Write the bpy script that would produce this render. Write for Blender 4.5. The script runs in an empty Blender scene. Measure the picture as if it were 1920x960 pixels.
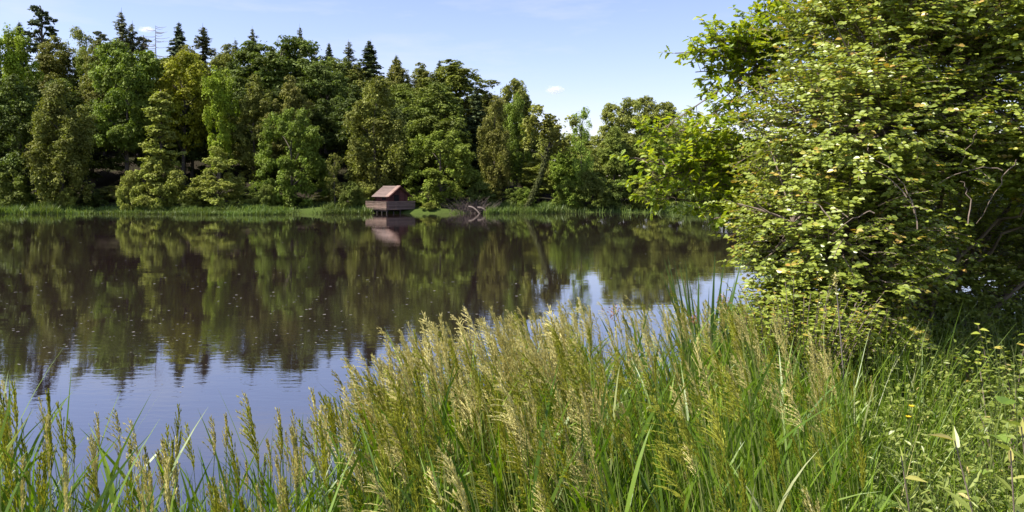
import bpy, math
import numpy as np
from mathutils import Vector

S = bpy.context.scene
COL = S.collection
PI = math.pi

# ------------------------------------------------------------------ camera, sky, sun, exposure
EYE = 4.0            # eye height above the lake
HOR = 344.0          # picture row of the horizon
F = 1500.0           # focal length in picture pixels (1920 wide)
cd = bpy.data.cameras.new('camera'); cam = bpy.data.objects.new('camera', cd); COL.objects.link(cam)
cam.location = (0, 0, EYE); cam.rotation_euler = (PI / 2, 0, 0)
cd.sensor_width = 36; cd.lens = 36 * F / 1920.0
cd.shift_y = -(480 - HOR) / 1920.0
cd.clip_start = 0.05; cd.clip_end = 8000
S.camera = cam

SUN_AZ = math.atan2(-0.95, -0.25)      # direction towards the sun, from +Y clockwise
SUN_EL = math.radians(52)
W = bpy.data.worlds.new('World'); S.world = W; W.use_nodes = True
nt = W.node_tree
bg = nt.nodes['Background']; bg.inputs['Strength'].default_value = 0.105
sky = nt.nodes.new('ShaderNodeTexSky'); sky.sky_type = 'NISHITA'; sky.sun_disc = False
sky.sun_elevation = SUN_EL; sky.sun_rotation = SUN_AZ
sky.air_density = 1.0; sky.dust_density = 0.6; sky.ozone_density = 2.5; sky.altitude = 100
tint = nt.nodes.new('ShaderNodeMix'); tint.data_type = 'RGBA'; tint.blend_type = 'MULTIPLY'; tint.inputs[0].default_value = 1.0
tint.inputs[7].default_value = (1.06, 0.90, 1.0, 1)
nt.links.new(sky.outputs[0], tint.inputs[6]); tcw = nt.nodes.new('ShaderNodeTexCoord'); mpw = nt.nodes.new('ShaderNodeMapping'); mpw.inputs['Scale'].default_value = (2.2, 2.2, 11)
nzw = nt.nodes.new('ShaderNodeTexNoise'); nzw.inputs['Scale'].default_value = 1.6; nzw.inputs['Detail'].default_value = 6; nzw.inputs['Roughness'].default_value = 0.6
mrw = nt.nodes.new('ShaderNodeMapRange'); mrw.inputs[1].default_value = 0.5; mrw.inputs[2].default_value = 0.8; mrw.inputs[3].default_value = 0.0; mrw.inputs[4].default_value = 0.55
cirrus = nt.nodes.new('ShaderNodeMix'); cirrus.data_type = 'RGBA'; cirrus.inputs[7].default_value = (4.2, 4.3, 4.6, 1)
nt.links.new(tcw.outputs['Generated'], mpw.inputs[0]); nt.links.new(mpw.outputs[0], nzw.inputs['Vector']); nt.links.new(nzw.outputs[0], mrw.inputs[0]); nt.links.new(mrw.outputs[0], cirrus.inputs[0])
nt.links.new(tint.outputs[2], cirrus.inputs[6]); nt.links.new(cirrus.outputs[2], bg.inputs[0])
sd = bpy.data.lights.new('sun', 'SUN'); sd.energy = 4.6; sd.angle = math.radians(0.5); sd.color = (1.0, 0.95, 0.86)
sun = bpy.data.objects.new('sun', sd); COL.objects.link(sun)
SV = Vector((math.sin(SUN_AZ) * math.cos(SUN_EL), math.cos(SUN_AZ) * math.cos(SUN_EL), math.sin(SUN_EL)))
sun.rotation_euler = SV.to_track_quat('Z', 'Y').to_euler()
sun.location = SV * 50
vs = S.view_settings
vs.view_transform = 'Standard'; vs.look = 'None'; vs.exposure = 1.08; vs.gamma = 1.0; vs.use_curve_mapping = False
S.display_settings.display_device = 'sRGB'
S.render.engine = 'CYCLES'
cy = S.cycles
cy.max_bounces = 7; cy.diffuse_bounces = 2; cy.glossy_bounces = 3; cy.transmission_bounces = 4
cy.transparent_max_bounces = 6; cy.caustics_reflective = False; cy.caustics_refractive = False
cy.use_denoising = True
try:
    cy.denoising_prefilter = 'ACCURATE'
except Exception:
    pass
cy.sample_clamp_indirect = 6.0; cy.volume_bounces = 6

# ------------------------------------------------------------------ helpers
def at(px, py, D):
    """point seen at picture position (px, py) at depth D"""
    return np.array([(px - 960) / F * D, D, EYE + (HOR - py) / F * D])

def xat(px, D):
    return (px - 960) / F * D

def sstep(t):
    t = np.clip(t, 0, 1); return t * t * (3 - 2 * t)

def unit(v):
    return v / np.maximum(np.linalg.norm(v, axis=-1, keepdims=True), 1e-9)

def rdirs(r, n):
    return unit(r.normal(size=(n, 3)))

class G:
    """gathers polygons for one mesh object"""
    def __init__(s):
        s.V = []; s.L = []; s.T = []; s.M = []; s.R = []; s.n = 0
    def add(s, V, Fc, mat=0, rnd=0.5):
        V = np.asarray(V, float).reshape(-1, 3); Fc = np.asarray(Fc, np.int64)
        if len(Fc) == 0: return
        s.V.append(V); s.L.append((Fc + s.n).ravel()); m, k = Fc.shape
        s.T.append(np.full(m, k)); s.M.append(np.full(m, mat))
        s.R.append(np.broadcast_to(np.asarray(rnd, float), (m,)).copy()); s.n += len(V)
    def mesh(s, name, mats, smooth=False):
        me = bpy.data.meshes.new(name)
        V = np.concatenate(s.V); L = np.concatenate(s.L); T = np.concatenate(s.T)
        me.vertices.add(len(V)); me.vertices.foreach_set('co', V.astype(np.float32).ravel())
        me.loops.add(len(L)); me.loops.foreach_set('vertex_index', L.astype(np.int32))
        me.polygons.add(len(T))
        st = np.concatenate([[0], np.cumsum(T)[:-1]])
        me.polygons.foreach_set('loop_start', st.astype(np.int32))
        me.polygons.foreach_set('material_index', np.concatenate(s.M).astype(np.int32))
        me.polygons.foreach_set('use_smooth', np.full(len(T), smooth))
        a = me.attributes.new('rnd', 'FLOAT', 'FACE'); a.data.foreach_set('value', np.concatenate(s.R).astype(np.float32))
        for m in (mats if isinstance(mats, (list, tuple)) else [mats]): me.materials.append(m)
        me.update(calc_edges=True); me.validate()
        return me
    def build(s, name, mats, parent=None, smooth=False):
        return link(name, s.mesh(name, mats, smooth), parent)

def link(name, me, parent=None):
    o = bpy.data.objects.new(name, me); COL.objects.link(o)
    if parent is not None: o.parent = parent
    return o

def tag(o, label=None, cat=None, group=None, kind=None):
    if label: o['label'] = label
    if cat: o['category'] = cat
    if group: o['group'] = group
    if kind: o['kind'] = kind
    return o

def thing(name, loc, label, cat, group=None, rz=0.0, scale=(1, 1, 1)):
    o = bpy.data.objects.new(name, None); COL.objects.link(o)
    o.location = tuple(float(c) for c in loc); o.rotation_euler = (0, 0, rz); o.scale = scale
    o.empty_display_size = 0.2
    return tag(o, label, cat, group)

def tube(g, P, R, sides=6, mat=0, rnd=0.5, cap=True):
    P = np.asarray(P, float); n = len(P); R = np.broadcast_to(np.asarray(R, float), (n,))
    T = unit(np.gradient(P, axis=0))
    ref = np.where(np.abs(T[:, 2:3]) > 0.9, np.array([[1.0, 0, 0]]), np.array([[0, 0, 1.0]]))
    A = unit(np.cross(T, ref)); B = np.cross(T, A)
    for i in range(1, n):
        a = A[i - 1] - T[i] * np.dot(A[i - 1], T[i]); A[i] = a / max(np.linalg.norm(a), 1e-9); B[i] = np.cross(T[i], A[i])
    th = np.arange(sides) * 2 * PI / sides
    V = P[:, None] + R[:, None, None] * (A[:, None] * np.cos(th)[None, :, None] + B[:, None] * np.sin(th)[None, :, None])
    i, j = np.meshgrid(np.arange(n - 1), np.arange(sides), indexing='ij'); j2 = (j + 1) % sides
    Fc = np.stack([i * sides + j, i * sides + j2, (i + 1) * sides + j2, (i + 1) * sides + j], -1).reshape(-1, 4)
    g.add(V, Fc, mat, rnd)
    if cap:
        g.add(V[-1], np.arange(sides)[None], mat, rnd); g.add(V[0], np.arange(sides)[::-1][None], mat, rnd)

def box(g, c, s, rz=0.0, mat=0, rnd=0.5, M=None):
    x, y, z = np.array(s) / 2.0
    V = np.array([[-x, -y, -z], [x, -y, -z], [x, y, -z], [-x, y, -z], [-x, -y, z], [x, -y, z], [x, y, z], [-x, y, z]])
    if M is not None: V = V @ np.array(M).T
    ca, sa = math.cos(rz), math.sin(rz)
    V = np.stack([V[:, 0] * ca - V[:, 1] * sa, V[:, 0] * sa + V[:, 1] * ca, V[:, 2]], -1) + np.array(c)
    g.add(V, [[0, 3, 2, 1], [4, 5, 6, 7], [0, 1, 5, 4], [1, 2, 6, 5], [2, 3, 7, 6], [3, 0, 4, 7]], mat, rnd)

def curve(p0, p1, bend, n=7):
    t = np.linspace(0, 1, n)[:, None]
    p0 = np.asarray(p0, float); p1 = np.asarray(p1, float)
    return p0 * (1 - t) + p1 * t + 4 * t * (1 - t) * np.asarray(bend, float)

def cards(g, r, P, N, size, mat=0, aspect=1.5, rnd=None):
    """irregular leaf-spray faces at P facing N"""
    n = len(P); N = unit(N)
    A = unit(np.cross(N, rdirs(r, n))); B = np.cross(N, A)
    s = np.broadcast_to(np.asarray(size, float), (n,))[:, None]
    k = r.uniform(0.55, 1.15, size=(4, n, 1))
    a = A * s * aspect ** 0.5; b = B * s / aspect ** 0.5
    lift = N * s * r.uniform(-0.35, 0.35, size=(n, 1))
    V = np.stack([P - a * k[0] - b * 0.25, P - b * k[1] + a * 0.2 + lift, P + a * k[2] + b * 0.2, P + b * k[3] - a * 0.15 + lift], 1)
    g.add(V, np.arange(4 * n).reshape(n, 4), mat, r.random(n) if rnd is None else rnd)

# half outlines (along, across) of leaves
OVAL = np.array([[0, 0], [0.28, 0.30], [0.62, 0.33], [1.0, 0]])
LANCE = np.array([[0, 0], [0.25, 0.085], [0.55, 0.09], [1.0, 0]])
OAKL = np.array([[0, 0.02], [0.15, 0.10], [0.24, 0.22], [0.33, 0.12], [0.46, 0.31], [0.56, 0.17], [0.72, 0.33], [0.80, 0.18], [0.95, 0.15], [1.0, 0]])
def leaves(g, r, P, Dr, N, size, shape=OVAL, mat=0, fold=0.25, curl=0.15, rnd=None):
    """real leaves: two halves folded at the midrib, the tip curling down"""
    n = len(P); Dr = unit(Dr); N = unit(N - Dr * np.sum(N * Dr, -1, keepdims=True)); B = np.cross(N, Dr)
    s = np.broadcast_to(np.asarray(size, float), (n,))[:, None]
    k = len(shape); f = r.uniform(0.3, 1.6, size=(n, 1)) * fold; c = r.uniform(0.0, 1.8, size=(n, 1)) * curl
    def pt(u, v, sgn):
        return P + s * (Dr * u + B * sgn * v + N * (abs(v) * f - c * u * u))
    V = [pt(u, v, 1) for u, v in shape] + [pt(u, v, -1) for u, v in shape[1:-1]]
    V = np.stack(V, 1); m = V.shape[1]
    h1 = list(range(k)); h2 = [0] + [k - 1] + list(range(m - 1, k - 1, -1))
    base = (np.arange(n) * m)[:, None]
    rn = r.random(n) if rnd is None else rnd
    V = V.reshape(-1, 3)
    Fc = np.concatenate([base + np.array(h1)[None, ::-1], base + np.array(h2)[None, ::-1]])
    g.add(V, Fc, mat, np.concatenate([rn, rn]) if np.ndim(rn) else rn)

def ribbons(g, P, D0, bendv, length, width, seg=5, mat=0, rnd=0.5, face=False, r=None, tip=0.04):
    """grass blades: P base (n,3), D0 start direction, bendv added quadratically"""
    n = len(P); D0 = unit(D0)
    t = np.linspace(0, 1, seg + 1)
    L = np.broadcast_to(np.asarray(length, float), (n,))[:, None, None]; Wd = np.broadcast_to(np.asarray(width, float), (n,))[:, None, None]
    C = P[:, None] + L * (D0[:, None] * t[None, :, None] + bendv[:, None] * (t ** 2)[None, :, None])
    side = unit(np.cross(D0, rdirs(r, n) * (.45 if face else 1) + (np.array([0, 1.0, 0]) if face else 0)))[:, None]
    w = np.minimum(1.0, np.minimum(0.55 + 1.5 * t, (1 - t) * 2.2 + tip))[None, :, None]
    A = C - side * Wd * w / 2; B = C + side * Wd * w / 2
    V = np.stack([A, B], 2).reshape(n, -1, 3); m = 2 * (seg + 1)
    q = np.array([[2 * i, 2 * i + 1, 2 * i + 3, 2 * i + 2] for i in range(seg)])
    Fc = (np.arange(n) * m)[:, None, None] + q[None]
    rn = np.repeat(np.broadcast_to(np.asarray(rnd, float), (n,)), seg)
    g.add(V.reshape(-1, 3), Fc.reshape(-1, 4), mat, rn)
    return C

# ------------------------------------------------------------------ materials
def newmat(name):
    m = bpy.data.materials.new(name); m.use_nodes = True
    t = m.node_tree; t.nodes.clear(); return m, t, t.nodes, t.links

def leafmat(name, ca, cb, cc=None, trans=0.35, tcol=None, rough=0.5, spec=0.3, objcol=False, nscale=0.0, namp=0.3):
    m, t, N, Lk = newmat(name)
    out = N.new('ShaderNodeOutputMaterial')
    at_ = N.new('ShaderNodeAttribute'); at_.attribute_name = 'rnd'
    ramp = N.new('ShaderNodeValToRGB'); e = ramp.color_ramp.elements
    e[0].color = (*ca, 1); e[1].color = (*cb, 1)
    if cc is not None:
        e[1].position = 0.9; x = e.new(1.0); x.color = (*cc, 1)
    Lk.new(at_.outputs['Fac'], ramp.inputs[0]); c = ramp.outputs[0]
    if nscale:
        tc = N.new('ShaderNodeTexCoord'); nz = N.new('ShaderNodeTexNoise'); nz.inputs['Scale'].default_value = nscale; nz.inputs['Detail'].default_value = 3
        Lk.new(tc.outputs['Object'], nz.inputs['Vector'])
        mr = N.new('ShaderNodeMapRange'); mr.inputs[1].default_value = 0.3; mr.inputs[2].default_value = 0.7
        mr.inputs[3].default_value = 1 - namp; mr.inputs[4].default_value = 1 + namp
        Lk.new(nz.outputs[0], mr.inputs[0])
        hs = N.new('ShaderNodeHueSaturation'); Lk.new(mr.outputs[0], hs.inputs['Value']); Lk.new(c, hs.inputs['Color'])
        m2 = N.new('ShaderNodeMapRange'); m2.inputs[1].default_value = 0.3; m2.inputs[2].default_value = 0.7
        m2.inputs[3].default_value = 0.49; m2.inputs[4].default_value = 0.51; Lk.new(nz.outputs[0], m2.inputs[0]); Lk.new(m2.outputs[0], hs.inputs['Hue'])
        c = hs.outputs[0]
    if objcol:
        oi = N.new('ShaderNodeObjectInfo'); mx = N.new('ShaderNodeMix'); mx.data_type = 'RGBA'; mx.blend_type = 'MULTIPLY'
        mx.inputs[0].default_value = 1.0; Lk.new(c, mx.inputs[6]); Lk.new(oi.outputs['Color'], mx.inputs[7]); c = mx.outputs[2]
    p = N.new('ShaderNodeBsdfPrincipled'); Lk.new(c, p.inputs['Base Color'])
    p.inputs['Roughness'].default_value = rough; p.inputs['Specular IOR Level'].default_value = spec
    if trans > 0:
        tr = N.new('ShaderNodeBsdfTranslucent')
        tm = N.new('ShaderNodeMix'); tm.data_type = 'RGBA'; tm.blend_type = 'MULTIPLY'; tm.inputs[0].default_value = 1
        tm.inputs[7].default_value = (*(tcol or (1.3, 1.25, 0.5)), 1); Lk.new(c, tm.inputs[6]); Lk.new(tm.outputs[2], tr.inputs[0])
        mix = N.new('ShaderNodeMixShader'); mix.inputs[0].default_value = trans
        Lk.new(p.outputs[0], mix.inputs[1]); Lk.new(tr.outputs[0], mix.inputs[2]); Lk.new(mix.outputs[0], out.inputs[0])
    else:
        Lk.new(p.outputs[0], out.inputs[0])
    return m

def woodmat(name, ca, cb, scale=(3, 3, 12), rough=0.85, detail=6, bump=0.3, metal=0):
    m, t, N, Lk = newmat(name)
    out = N.new('ShaderNodeOutputMaterial'); p = N.new('ShaderNodeBsdfPrincipled'); Lk.new(p.outputs[0], out.inputs[0])
    tc = N.new('ShaderNodeTexCoord'); mp = N.new('ShaderNodeMapping'); mp.inputs['Scale'].default_value = scale
    nz = N.new('ShaderNodeTexNoise'); nz.inputs['Scale'].default_value = 1.0; nz.inputs['Detail'].default_value = detail
    Lk.new(tc.outputs['Object'], mp.inputs[0]); Lk.new(mp.outputs[0], nz.inputs['Vector'])
    at_ = N.new('ShaderNodeAttribute'); at_.attribute_name = 'rnd'
    ad = N.new('ShaderNodeMath'); ad.operation = 'MULTIPLY_ADD'; ad.inputs[1].default_value = 0.5; Lk.new(at_.outputs['Fac'], ad.inputs[0]); Lk.new(nz.outputs[0], ad.inputs[2])
    ramp = N.new('ShaderNodeValToRGB'); ramp.color_ramp.elements[0].color = (*ca, 1); ramp.color_ramp.elements[1].color = (*cb, 1)
    ramp.color_ramp.elements[0].position = 0.45; ramp.color_ramp.elements[1].position = 1.0
    Lk.new(ad.outputs[0], ramp.inputs[0]); Lk.new(ramp.outputs[0], p.inputs['Base Color'])
    p.inputs['Roughness'].default_value = rough; p.inputs['Specular IOR Level'].default_value = 0.25
    if bump:
        b = N.new('ShaderNodeBump'); b.inputs['Strength'].default_value = bump; b.inputs['Distance'].default_value = 0.02
        Lk.new(nz.outputs[0], b.inputs['Height']); Lk.new(b.outputs[0], p.inputs['Normal'])
    return m

FOL = leafmat('far_foliage', (0.088, 0.105, 0.020), (0.215, 0.232, 0.058), trans=0.24, tcol=(1.2, 1.3, 0.5), objcol=True, nscale=0.35, namp=0.25, rough=0.6, spec=0.2)
NEEDLE = leafmat('far_needles', (0.068, 0.082, 0.042), (0.150, 0.162, 0.080), trans=0.12, objcol=True, rough=0.6, spec=0.2)
BARK = woodmat('bark', (0.045, 0.036, 0.027), (0.14, 0.115, 0.085), (2, 2, 0.7))
DEADWOOD = woodmat('dead_wood', (0.12, 0.10, 0.085), (0.26, 0.22, 0.19), (2, 2, 1))
IVY = leafmat('ivy_leaf', (0.045, 0.055, 0.012), (0.095, 0.105, 0.025), trans=0.15, rough=0.6, spec=0.15)

# ------------------------------------------------------------------ ground
def near_edge(x):
    return np.interp(x, [-60, -2.6, -0.75, -0.45, 0.2, 1.1, 1.9, 3.0, 5.0, 9.0, 60], [2.6, 2.75, 2.95, 3.55, 4.25, 5.4, 6.9, 7.9, 8.6, 9.0, 12.0])
def far_edge(x):
    return 106.0 + 2.0 * np.sin(x * 0.07 + 1) + 1.2 * np.sin(x * 0.21) + 3.5 * sstep((x - 5) / 25)
def ground_z(x, y):
    x = np.asarray(x, float); y = np.asarray(y, float)
    e = near_edge(x)
    near = 1.85 - 3.4 * sstep((y - e + 0.3) / 4.2) + 0.06 * np.sin(x * 2.1) * np.cos(y * 1.7)
    fe = far_edge(x)
    hill = 16.0 * sstep((y - fe - 6) / 75.0) * (1 - sstep((x + 22) / 40.0)) + 2.5 * sstep((y - fe - 4) / 60.0)
    far = -1.55 + 2.1 * sstep((y - fe + 2) / 4.5) + 0.5 * sstep((y - fe - 3) / 8) + hill + 0.25 * np.sin(x * 0.5 + y * 0.3) * sstep((y - fe) / 5)
    return np.where(y < 50, near, far)

def axis(parts):
    return np.concatenate([np.linspace(a, b, n, endpoint=False) for a, b, n in parts] + [[parts[-1][1]]])
gx = axis([(-2500, -400, 14), (-400, -110, 40), (-110, -8, 60), (-8, 10, 72), (10, 110, 60), (110, 400, 40), (400, 2500, 14)])
gy = axis([(-300, -20, 12), (-20, 0, 14), (0, 16, 72), (16, 96, 16), (96, 130, 50), (130, 230, 40), (230, 600, 20), (600, 3000, 12)])
XX, YY = np.meshgrid(gx, gy, indexing='ij'); ZZ = ground_z(XX, YY)
gg = G(); nx, ny = XX.shape
ii, jj = np.meshgrid(np.arange(nx - 1), np.arange(ny - 1), indexing='ij')
gg.add(np.stack([XX, YY, ZZ], -1), np.stack([ii * ny + jj, (ii + 1) * ny + jj, (ii + 1) * ny + jj + 1, ii * ny + jj + 1], -1).reshape(-1, 4))
def groundmat():
    m, t, N, Lk = newmat('earth_and_turf')
    out = N.new('ShaderNodeOutputMaterial'); p = N.new('ShaderNodeBsdfPrincipled'); Lk.new(p.outputs[0], out.inputs[0])
    geo = N.new('ShaderNodeNewGeometry'); sep = N.new('ShaderNodeSeparateXYZ'); Lk.new(geo.outputs['Position'], sep.inputs[0])
    n1 = N.new('ShaderNodeTexNoise'); n1.inputs['Scale'].default_value = 0.25; n1.inputs['Detail'].default_value = 8; Lk.new(geo.outputs['Position'], n1.inputs['Vector'])
    n2 = N.new('ShaderNodeTexNoise'); n2.inputs['Scale'].default_value = 4; n2.inputs['Detail'].default_value = 8; Lk.new(geo.outputs['Position'], n2.inputs['Vector'])
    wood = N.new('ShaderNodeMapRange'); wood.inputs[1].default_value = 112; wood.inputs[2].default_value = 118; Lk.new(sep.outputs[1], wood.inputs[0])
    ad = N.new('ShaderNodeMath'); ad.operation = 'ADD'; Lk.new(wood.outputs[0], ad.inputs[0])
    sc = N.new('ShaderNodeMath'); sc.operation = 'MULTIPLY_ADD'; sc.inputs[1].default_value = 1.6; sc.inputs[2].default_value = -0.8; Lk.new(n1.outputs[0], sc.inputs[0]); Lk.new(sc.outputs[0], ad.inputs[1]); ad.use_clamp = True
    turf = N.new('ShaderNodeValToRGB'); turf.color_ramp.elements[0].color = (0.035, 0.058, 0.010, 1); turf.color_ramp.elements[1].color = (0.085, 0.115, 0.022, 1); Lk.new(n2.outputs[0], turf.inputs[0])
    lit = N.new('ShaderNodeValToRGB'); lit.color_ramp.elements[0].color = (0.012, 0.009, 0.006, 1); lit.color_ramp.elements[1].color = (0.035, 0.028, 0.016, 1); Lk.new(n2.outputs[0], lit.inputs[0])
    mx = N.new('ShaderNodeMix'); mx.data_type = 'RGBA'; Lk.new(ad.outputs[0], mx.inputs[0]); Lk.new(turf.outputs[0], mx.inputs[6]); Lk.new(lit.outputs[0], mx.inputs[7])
    Lk.new(mx.outputs[2], p.inputs['Base Color']); p.inputs['Roughness'].default_value = 0.95; p.inputs['Specular IOR Level'].default_value = 0.1
    b = N.new('ShaderNodeBump'); b.inputs['Strength'].default_value = 0.6; b.inputs['Distance'].default_value = 0.1; Lk.new(n2.outputs[0], b.inputs['Height']); Lk.new(b.outputs[0], p.inputs['Normal'])
    return m
tag(gg.build('ground', groundmat(), smooth=True), kind='structure')

# ------------------------------------------------------------------ lake
def watermat():
    m, t, N, Lk = newmat('lake_water')
    out = N.new('ShaderNodeOutputMaterial'); p = N.new('ShaderNodeBsdfPrincipled'); Lk.new(p.outputs[0], out.inputs[0])
    p.inputs['Base Color'].default_value = (0.020, 0.013, 0.012, 1); p.inputs['Roughness'].default_value = 0.015; p.inputs['IOR'].default_value = 1.333
    gl_ = N.new('ShaderNodeBsdfGlossy'); gl_.inputs['Roughness'].default_value = 0.015; gl_.inputs['Color'].default_value = (1, .97, .97, 1)
    mxs = N.new('ShaderNodeMixShader'); mxs.inputs[0].default_value = 0.30; Lk.new(p.outputs[0], mxs.inputs[1]); Lk.new(gl_.outputs[0], mxs.inputs[2]); Lk.new(mxs.outputs[0], out.inputs[0])
    geo = N.new('ShaderNodeNewGeometry')
    def noise(sx, sy, det, rough=0.5, off=0):
        mp = N.new('ShaderNodeMapping'); mp.inputs['Scale'].default_value = (sx, sy, 1); mp.inputs['Location'].default_value = (off, off, 0); Lk.new(geo.outputs['Position'], mp.inputs[0])
        nz = N.new('ShaderNodeTexNoise'); nz.inputs['Scale'].default_value = 1; nz.inputs['Detail'].default_value = det; nz.inputs['Roughness'].default_value = rough
        Lk.new(mp.outputs[0], nz.inputs['Vector']); return nz.outputs[0]
    fine = noise(2.2, 5.0, 3); mid = noise(0.5, 1.0, 2, 0.5, 5); patch = noise(0.06, 0.13, 2, 0.5, 37)
    pr = N.new('ShaderNodeMapRange'); pr.inputs[1].default_value = 0.48; pr.inputs[2].default_value = 0.66; pr.inputs[3].default_value = 0.22; pr.inputs[4].default_value = 1.0; Lk.new(patch, pr.inputs[0])
    f2 = N.new('ShaderNodeMath'); f2.operation = 'MULTIPLY'; Lk.new(fine, f2.inputs[0]); Lk.new(pr.outputs[0], f2.inputs[1])
    ad = N.new('ShaderNodeMath'); ad.operation = 'MULTIPLY_ADD'; ad.inputs[1].default_value = 0.9; Lk.new(mid, ad.inputs[0]); Lk.new(f2.outputs[0], ad.inputs[2])
    b = N.new('ShaderNodeBump'); b.inputs['Strength'].default_value = 1.0; b.inputs['Distance'].default_value = 0.003
    Lk.new(ad.outputs[0], b.inputs['Height']); Lk.new(b.outputs[0], p.inputs['Normal']); Lk.new(b.outputs[0], gl_.inputs['Normal'])
    return m
wg = G(); wg.add([[-900, 0.5, 0], [900, 0.5, 0], [900, 125, 0], [-900, 125, 0]], [[0, 1, 2, 3]])
tag(wg.build('lake_water', watermat()), kind='structure')

# ------------------------------------------------------------------ tree makers
PROTO = {}
def env_pts(r, n, H, cb, R, tm, top=0.6, bot=0.8, inner=0.35):
    """clump centres inside a crown outline: cb crown base, widest at tm"""
    out = []; p1, p2, p3 = r.uniform(0, 6.28, 3); f1 = r.uniform(3, 6)
    while len(out) < n:
        t = r.random()
        e = (1 - ((t - tm) / (1 - tm)) ** 2) ** top if t > tm else (1 - ((tm - t) / tm) ** 2 * bot) ** 0.7
        if r.random() > e: continue
        a = r.uniform(0, 2 * PI); q = R * e * (1 + .20 * math.sin(2 * a + p1 + 3 * t) + .16 * math.sin(3 * a + p2 - f1 * t) + .10 * math.sin(11 * t + p3 + a)) * (inner + (1 - inner) * r.random() ** 0.6)
        out.append([q * math.cos(a), q * math.sin(a), H * (cb + (1 - cb) * t)])
    return np.array(out)

def crown_broad(r, C, cr, sub=6, per=42, leaf=0.30, flat=0.65, hang=0.0, nup=0.5, core=0.45, spread=0.75, fuzz=0.10):
    g = G(); n = len(C)
    ax, crd = C[:, :2].mean(0), None
    o = rdirs(r, n * sub); o[:, 2] *= flat
    cv = cr * r.uniform(.6, 1.45, n); SC = np.repeat(C, sub, 0) + o * (np.repeat(cv, sub)[:, None] * spread) * r.uniform(0.5, 1.15, size=(n * sub, 1))
    sr = np.repeat(cv, sub) * core * r.uniform(0.55, 1.3, size=n * sub)
    d = rdirs(r, n * sub * per); d[:, 2] = d[:, 2] * .9 + 0.38; d = unit(d)
    rad = (0.45 + 0.55 * r.random(n * sub * per) ** 0.6)[:, None]
    P = np.repeat(SC, per, 0) + d * rad * np.repeat(sr, per)[:, None] * np.array([1.15, 1.15, flat])
    if hang: P[:, 2] -= hang * r.random(len(P)) ** 2 * np.repeat(r.random(n * sub) < 0.7, per)
    N = d * 0.55 + np.array([0, 0, nup]) + rdirs(r, len(P)) * 0.55
    tone = np.clip(np.repeat(r.normal(0.5, 0.16, n * sub), per) + r.normal(0, 0.16, len(P)), 0, 1)
    cards(g, r, P, N, leaf * r.uniform(0.5, 1.25, len(P)), rnd=tone)
    m = int(len(P) * fuzz); i = r.integers(0, n, m); dd = np.linalg.norm(C[:, None] - C[None], axis=2); nb = np.argsort(dd, 1)[:, 1:6]
    j = nb[i, r.integers(0, 5, m)]; Q = C[i] + (C[j] - C[i]) * r.random((m, 1)); q = rdirs(r, m); Q = Q + q * cr * r.uniform(0.3, 1.25, (m, 1)) * np.array([1, 1, flat])
    cards(g, r, Q, q * 0.5 + np.array([0, 0, nup]) + rdirs(r, m) * 0.6, leaf * r.uniform(0.5, 1.2, m), rnd=np.clip(r.normal(0.5, 0.2, m), 0, 1))
    return g

def trunk_broad(r, H, C, rad, nl=16, lean=0.3, split=0.75):
    g = G(); top = H * split
    P = np.array([[0, 0, -0.8], [0, 0, 0.15 * H], [0, 0, 0.35 * H], [0, 0, 0.55 * H], [0, 0, top]]); P[1:, :2] += np.cumsum(r.normal(0, lean * 0.6, (4, 2)), 0)
    tt = np.linspace(0, 1, 13); PP = np.stack([np.interp(tt * top, np.maximum(P[:, 2], [-9, 0, 0, 0, 0]), P[:, k]) for k in range(3)], 1); PP[0, 2] = -0.8
    tube(g, PP, rad * (1.25 - 1.05 * tt ** 0.8), 7)
    idx = r.choice(len(C), min(nl, len(C)), replace=False)
    for i in idx:
        c = C[i]; z0 = max(H * 0.12, min(top * 0.96, c[2] - 0.55 * np.hypot(c[0], c[1]) - r.uniform(0, 0.08) * H))
        b = np.array([np.interp(z0, PP[:, 2], PP[:, 0]), np.interp(z0, PP[:, 2], PP[:, 1]), z0])
        tt2 = np.linspace(0, 1, 6); tube(g, curve(b, c, [0, 0, 0.06 * H * r.uniform(-.2, 1)], 6), rad * (0.42 - 0.36 * tt2), 5)
    return g

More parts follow.
